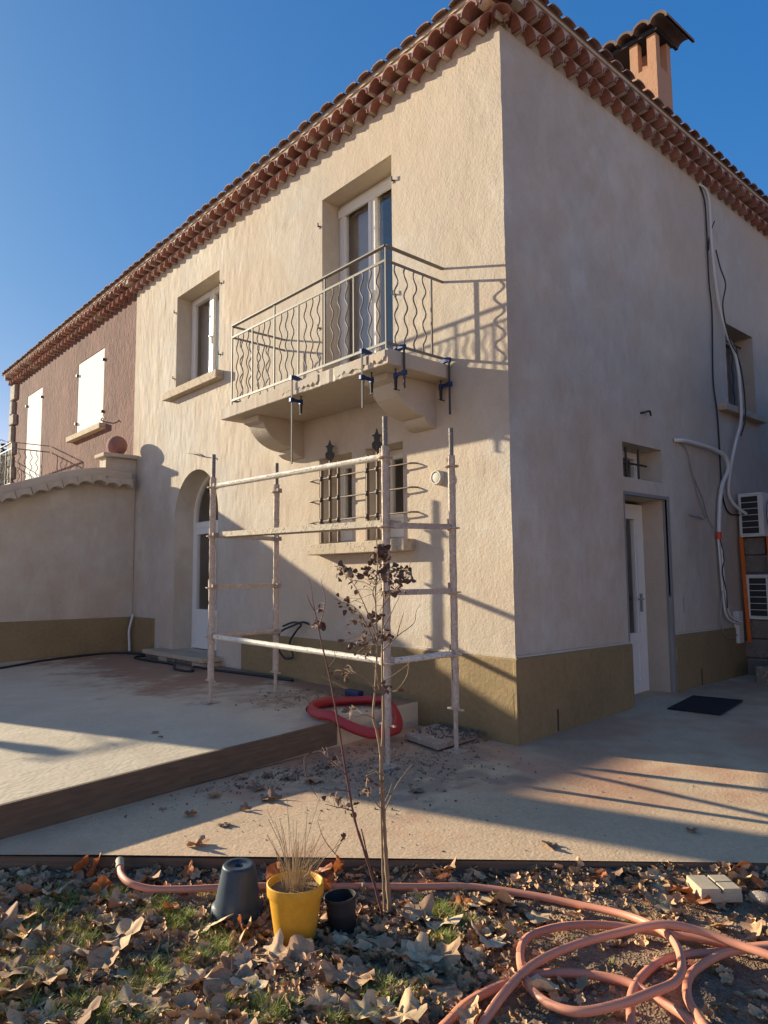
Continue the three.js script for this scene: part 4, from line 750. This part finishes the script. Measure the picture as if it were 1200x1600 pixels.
  leavesOn([[500, 1160, 14], [513, 1180, 16], [522, 1250, 14], [545, 1255, 12], [502, 955, 6], [500, 978, 6], [552, 1275, 10], [545, 1310, 6]], 'withered_leaf', s2, 44, barkDark, br2);
}
// ---------------------------------------------------------------- fallen leaves
function planeLeaf(seed, size) { // five-lobed leaf, curled, with a stalk
  const R = rng(seed), n = 22, pos = [0, 0, 0], idx = []; const cx = (R() - .30) * 1.7, cy = (R() - .4) * 1.3, tw = (R() - .5) * 1.4, rip = .08 + R() * .16, ph = R() * 6;
  const rad = a => { const l = Math.pow(Math.abs(Math.cos(a * 2.5)), .75); return (.68 + .32 * l) * (1 - .30 * Math.pow(Math.abs(a) / Math.PI, 2)) * (1 + .10 * Math.sin(a * 17 + seed)); };
  for (const k of [.5, 1]) for (let i = 0; i < n; i++) { const a = (i + .5) / n * 2 * Math.PI - Math.PI; const r = rad(a) * k * .55; const x = r * Math.sin(a), y = r * Math.cos(a); pos.push(x, y, cx * x * x + cy * y * y + tw * x * y + rip * k * .35 * Math.sin(a * 5 + ph) + (R() - .5) * .09); }
  for (let i = 0; i < n; i++) { const j = (i + 1) % n; idx.push(0, 1 + i, 1 + j, 1 + i, 1 + n + i, 1 + j, 1 + j, 1 + n + i, 1 + n + j); }
  const b = pos.length / 3; pos.push(-.012, -.2, .02, .012, -.2, .02, .04, -.62, .08); idx.push(b, b + 1, b + 2);
  const g = new THREE.BufferGeometry(); g.setAttribute('position', new THREE.Float32BufferAttribute(pos.map(v => v * size), 3)); g.setIndex(idx); g.computeVertexNormals(); g.setAttribute('uv', new THREE.Float32BufferAttribute(pos.length / 3 * 2 | 0 ? new Float32Array(pos.length / 3 * 2).map((_, i) => pos[(i >> 1) * 3 + (i & 1)]) : [], 2)); g.rotateX(-Math.PI / 2); return g;
}
const RL = rng(303);
{
  const vein = field(256, [[12, 12, .5], [40, 40, .5], [110, 110, .5]], 71);
  const lm = (r, g, b, tr) => { const map = tex(256, i => { const v = 1 + .28 * vein[i]; return sCol(r * v, g * v, b * v); }, true); return tr ? new THREE.MeshPhysicalMaterial({ map, roughness: .9, transmission: tr, thickness: 0, side: THREE.DoubleSide }) : new THREE.MeshStandardMaterial({ map, roughness: .85, side: THREE.DoubleSide }); };
  const mats = [lm(.60, .40, .215), lm(.47, .28, .15), lm(.29, .165, .095), lm(.66, .49, .295), lm(.50, .15, .03, .25), lm(.47, .29, .16, .15)];
  const geos = []; for (let i = 0; i < 14; i++) geos.push(planeLeaf(500 + i, .135 + (i % 4) * .022));
  const kinds = [['tan dry plane leaf lying on the garden soil', 'tan dry leaves on the garden soil'], ['brown curled plane leaf lying on the garden soil', 'brown curled leaves on the garden soil'], ['dark brown curled leaf lying on the garden soil', 'dark leaves on the garden soil'], ['pale bleached plane leaf lying on the garden soil', 'pale leaves on the garden soil'], ['bright orange curled leaf lying by the kerb', 'orange leaves by the kerb'], ['brown curled plane leaf lying on the garden soil', 'brown curled leaves on the garden soil']];
  let made = 0;
  const put = (x, z, y, mi, tilt, geo, scale = 1) => { const m = part(numbered('fallen_leaf'), geo || geos[Math.floor(RL() * geos.length)], mats[mi], scene); m.position.set(x, y, z); m.rotation.set((RL() - .5) * tilt, RL() * 6.28, (RL() - .5) * tilt, 'YXZ'); m.scale.setScalar(scale); const sq = (x - K0.x) * kd.x + (z - K0.z) * kd.z, tq = (x - K0.x) * kn.x + (z - K0.z) * kn.z; const zone = sq < -.8 ? (tq < .45 ? 'left of the blue pot near the kerb' : 'on the grass left of the pots') : sq < -.1 ? (tq < .4 ? 'between the kerb and the pots' : 'in front of the pots') : sq < .45 ? (tq < .4 ? 'at the foot of the shrub' : 'in front of the shrub') : tq < .4 ? 'between the kerb and the hose' : 'among the hose loops'; const look = kinds[mi][0].split(' lying')[0]; m.userData = { label: look + ' ' + zone, category: 'leaf', group: look.replace('leaf', 'leaves') + ' ' + zone }; made++; return m; };
  const dens = (s, t) => { // where leaves lie thickest
    const u = clamp((s + 2) / 4); let d = .95 - .70 * sstep(.55, .72, u); if (t < .22) d = Math.max(d, .75); if (s > .1 && s < .6) d = Math.max(d, .6); return d;
  };
  let guard = 0;
  while (made < 262 && guard++ < 4000) {
    const s = -2.3 + RL() * 4.5, t = .015 + RL() * 1.75; if (RL() > dens(s, t)) continue; const p = kpt(s, t); const c = RL(); if (nearHose(p.x, p.z, .075) && RL() < .9) continue;
    let mi = c < .34 ? 0 : c < .56 ? 1 : c < .70 ? 2 : c < .90 ? 3 : 5; if (t < .45 && RL() < .10) mi = 4;
    put(p.x, p.z, gardenY(p.x, p.z) + .010 + RL() * .018, mi, RL() < .22 ? 1.4 : .7, null, .5 + RL() * .58);
  }
  // orange leaves propped against the kerb and the shrub
  for (const [s, t, y] of [[-1.52, .05, -.03], [-1.45, .05, -.04], [-.98, .06, -.05], [-.30, .12, -.03], [-.36, .16, -.06], [-.27, .22, -.05], [-.52, .12, -.05], [-.22, .05, -.03], [1.80, .18, -.05], [-.95, .4, -.08], [-.6, .55, -.08]]) { const p = kpt(s, t); put(p.x, p.z, y, 4, 2.6, null, .42 + RL() * .25); }
  // leaves blown on to the paving and terrace
  const lab = (m, l, g) => { m.userData.label = l; m.userData.group = g; };
  for (const [x, z] of [[-.22, 2.84], [-.46, 2.56], [-.16, 2.33], [-.40, 2.28], [-.47, 1.98], [.06, 2.78], [.23, 3.03], [1.48, 1.63], [1.87, .85], [.33, 1.51], [-.48, 1.81], [-.62, 2.05], [-.7, 2.2], [-.55, 1.6], [-.3, 1.9], [-.1, 2.55]]) lab(put(x, z, paveY(x, z) + .012, RL() < .5 ? 2 : 1, .5, null, .42 + RL() * .3), 'small brown leaf blown on to the lower paving', 'leaves on the lower paving');
  for (const [x, z] of [[-2.49, 1.5], [-1.52, 2.45], [-1.72, 2.4]]) lab(put(x, z, terraceY(z) + .012, 2, .5, null, .35), 'small dark leaf lying on the raised terrace', 'leaves on the terrace');
  // leaf fragments: uncountable litter
  const frag = planeLeaf(909, .075), N = 15000; const im = new THREE.InstancedMesh(frag, new THREE.MeshStandardMaterial({ color: 0xffffff, roughness: .9, side: THREE.DoubleSide }), N); im.name = 'leaf_litter'; im.userData = { kind: 'stuff', label: 'broken brown leaf litter covering the garden soil', category: 'leaf litter' };
  const o = new THREE.Object3D(), col = new THREE.Color(); let k = 0;
  while (k < N) { const s = -2.8 + RL() * 5.4, t = .0 + RL() * 2.2; if (RL() > dens(s, t) * .9 + .06) continue; const p = kpt(s, t); if (nearHose(p.x, p.z, .03)) continue; o.position.set(p.x, gardenY(p.x, p.z) + .002 + RL() * .012, p.z); o.rotation.set((RL() - .5) * 1.6, RL() * 6.28, (RL() - .5) * 1.6); o.scale.setScalar(.14 + RL() * RL() * 1.0); o.updateMatrix(); im.setMatrixAt(k, o.matrix); const v = .35 + RL() * 1.05; im.setColorAt(k, col.setRGB(.58 * v, .35 * v, .18 * v)); k++; }
  im.castShadow = im.receiveShadow = true; scene.add(im);
}
// ---------------------------------------------------------------- grass tufts
{
  const blades = []; const R = rng(404);
  for (let i = 0; i < 9; i++) { const a = R() * 6.28, h = .035 + R() * .045, le = .3 + R() * .8, w = .0016 + R() * .0012, bx0 = (R() - .5) * .03, bz = (R() - .5) * .03; const dx = Math.cos(a), dz = Math.sin(a), px = -dz * w, pz = dx * w; const g = new THREE.BufferGeometry(); const P = [[0, 1], [.5, .85], [.85, .5], [1, 0]], pos = [], idx = []; P.forEach(([t, k]) => { const x = bx0 + dx * le * h * t * t, y = h * t * (1 - .2 * t * le), z = bz + dz * le * h * t * t; pos.push(x - px * k, y, z - pz * k, x + px * k, y, z + pz * k); }); for (let q = 0; q < 3; q++) idx.push(q * 2, q * 2 + 1, q * 2 + 2, q * 2 + 1, q * 2 + 3, q * 2 + 2); g.setAttribute('position', new THREE.Float32BufferAttribute(pos, 3)); g.setIndex(idx); g.computeVertexNormals(); g.setAttribute('uv', new THREE.Float32BufferAttribute(new Float32Array(pos.length / 3 * 2), 2)); blades.push(g); }
  const N = 2400, im = new THREE.InstancedMesh(merge(blades), new THREE.MeshPhysicalMaterial({ color: 0xffffff, roughness: .8, transmission: .25, thickness: 0, side: THREE.DoubleSide }), N); im.name = 'grass'; im.userData = { kind: 'stuff', label: 'thin green grass growing between the fallen leaves', category: 'grass' };
  const C = [[.41, 3.89, .22], [.60, 3.77, .2], [.75, 3.96, .22], [.56, 3.38, .1], [.74, 3.37, .12], [.97, 3.29, .12], [1.08, 3.40, .12], [1.79, 3.09, .14], [1.58, 2.46, .1], [1.44, 2.43, .08], [1.07, 3.62, .2], [1.27, 3.82, .2], [1.13, 3.92, .2], [1.78, 3.26, .12], [1.61, 3.44, .12], [.2, 3.7, .15], [.3, 3.5, .08], [1.65, 2.62, .1], [1.45, 3.5, .15], [.9, 4.1, .2]];
  const o = new THREE.Object3D(), col = new THREE.Color(); const gs = () => { let a = 0; for (let i = 0; i < 4; i++) a += R(); return (a - 2) * .9; };
  for (let k = 0; k < N; k++) { const c = C[Math.floor(R() * C.length)]; let x = c[0] + gs() * c[2] * .7, z = c[1] + gs() * c[2] * .7; if (R() < .12) { const p = kpt(-2 + R() * 3.4, .1 + R() * 1.5); x = p.x; z = p.z; } if ((x - K0.x) * kn.x + (z - K0.z) * kn.z < .02) { x += .1; z += .1; } o.position.set(x, gardenY(x, z) - .003, z); o.rotation.set((R() - .5) * .5, R() * 6.28, (R() - .5) * .5); o.scale.setScalar(.28 + R() * .5); o.updateMatrix(); im.setMatrixAt(k, o.matrix); const v = .7 + R() * .7; im.setColorAt(k, col.setRGB(.36 * v, .38 * v, .065 * v)); }
  im.castShadow = im.receiveShadow = true; scene.add(im);
}
// ---------------------------------------------------------------- crumbs of earth and mortar
{
  const R = rng(505), N = 1900, g = new THREE.IcosahedronGeometry(1, 0), im = new THREE.InstancedMesh(g, std(1, 1, 1, 1), N); im.name = 'earth_crumbs'; im.userData = { kind: 'stuff', label: 'crumbs of earth and mortar strewn below the scaffold', category: 'crumbs' };
  const o = new THREE.Object3D(), col = new THREE.Color(); const gs = () => { let a = 0; for (let i = 0; i < 4; i++) a += R(); return (a - 2); };
  for (let k = 0; k < N; k++) {
    const q = R(); let x, z, y, sz = .003 + R() * R() * .011;
    if (q < .5) { x = -.25 + gs() * .55; z = 1.25 + gs() * .7; const e = -1.0 + (1.16 - z) * -.14; if (x < e + .06) x = e + .06 + R() * .2; if (z < .1) z = .1 + R() * .3; y = paveY(x, z); }
    else if (q < .68) { x = -.55 + gs() * .22; z = 2.1 + gs() * .7; const e = -.9 + (1.75 - z) * -.14; if (x < e + .06) x = e + .07 + R() * .12; y = paveY(x, z); }
    else if (q < .9) { x = -2.0 + gs() * .7; z = .62 + gs() * .45; if (z < .06) z = .06 + R() * .2; const e = -1.06; if (x > e) x = e - R() * .4; y = terraceY(z); }
    else { const p = kpt(-1.5 + R() * 4, -.04 - R() * 2.4); x = p.x; z = p.z; if (x < -.4) x = -.3 + R(); y = paveY(x, z); sz *= .6; }
    if (x < .02 && z < .04) z = .06;
    o.position.set(x, y + sz * .3, z); o.rotation.set(R() * 6, R() * 6, R() * 6); o.scale.set(sz * (1 + R()), sz * .7, sz); o.updateMatrix(); im.setMatrixAt(k, o.matrix); const v = .5 + R() * .9; im.setColorAt(k, col.setRGB(.25 * v, .175 * v, .12 * v));
  }
  im.castShadow = im.receiveShadow = true; scene.add(im);
}
// ---------------------------------------------------------------- far tree beyond the neighbour
{
  const t = thing('tree', 'dark green tree far off beyond the plum house', 'tree', [-34, -.3, -3]); const R = rng(606);
  part('trunk', [cyl(V(0, 0, 0), V(.1, 4.5, 0), .28, 10, .16), cyl(V(.1, 4, 0), V(1.2, 6.8, .5), .12, 8, .05), cyl(V(.1, 4.2, 0), V(-1.1, 6.6, -.4), .12, 8, .05)], M.handle, t);
  const L = []; for (let i = 0; i < 2600; i++) { const a = R() * 6.28, b = Math.acos(2 * R() - 1), r = Math.pow(R(), .4); const k = 1 + .3 * Math.sin(a * 3) * Math.sin(b * 4); const x = Math.sin(b) * Math.cos(a) * 2.3 * r * k, y = 6.3 + Math.cos(b) * 2.0 * r * k, z = Math.sin(b) * Math.sin(a) * 2.3 * r * k; const g = new THREE.PlaneGeometry(.26, .2); g.rotateX(R() * 6); g.rotateY(R() * 6); g.translate(x, y, z); L.push(g); }
  part('crown', L, std(.05, .075, .03, .8), t);
}

renderer.render(scene, camera);
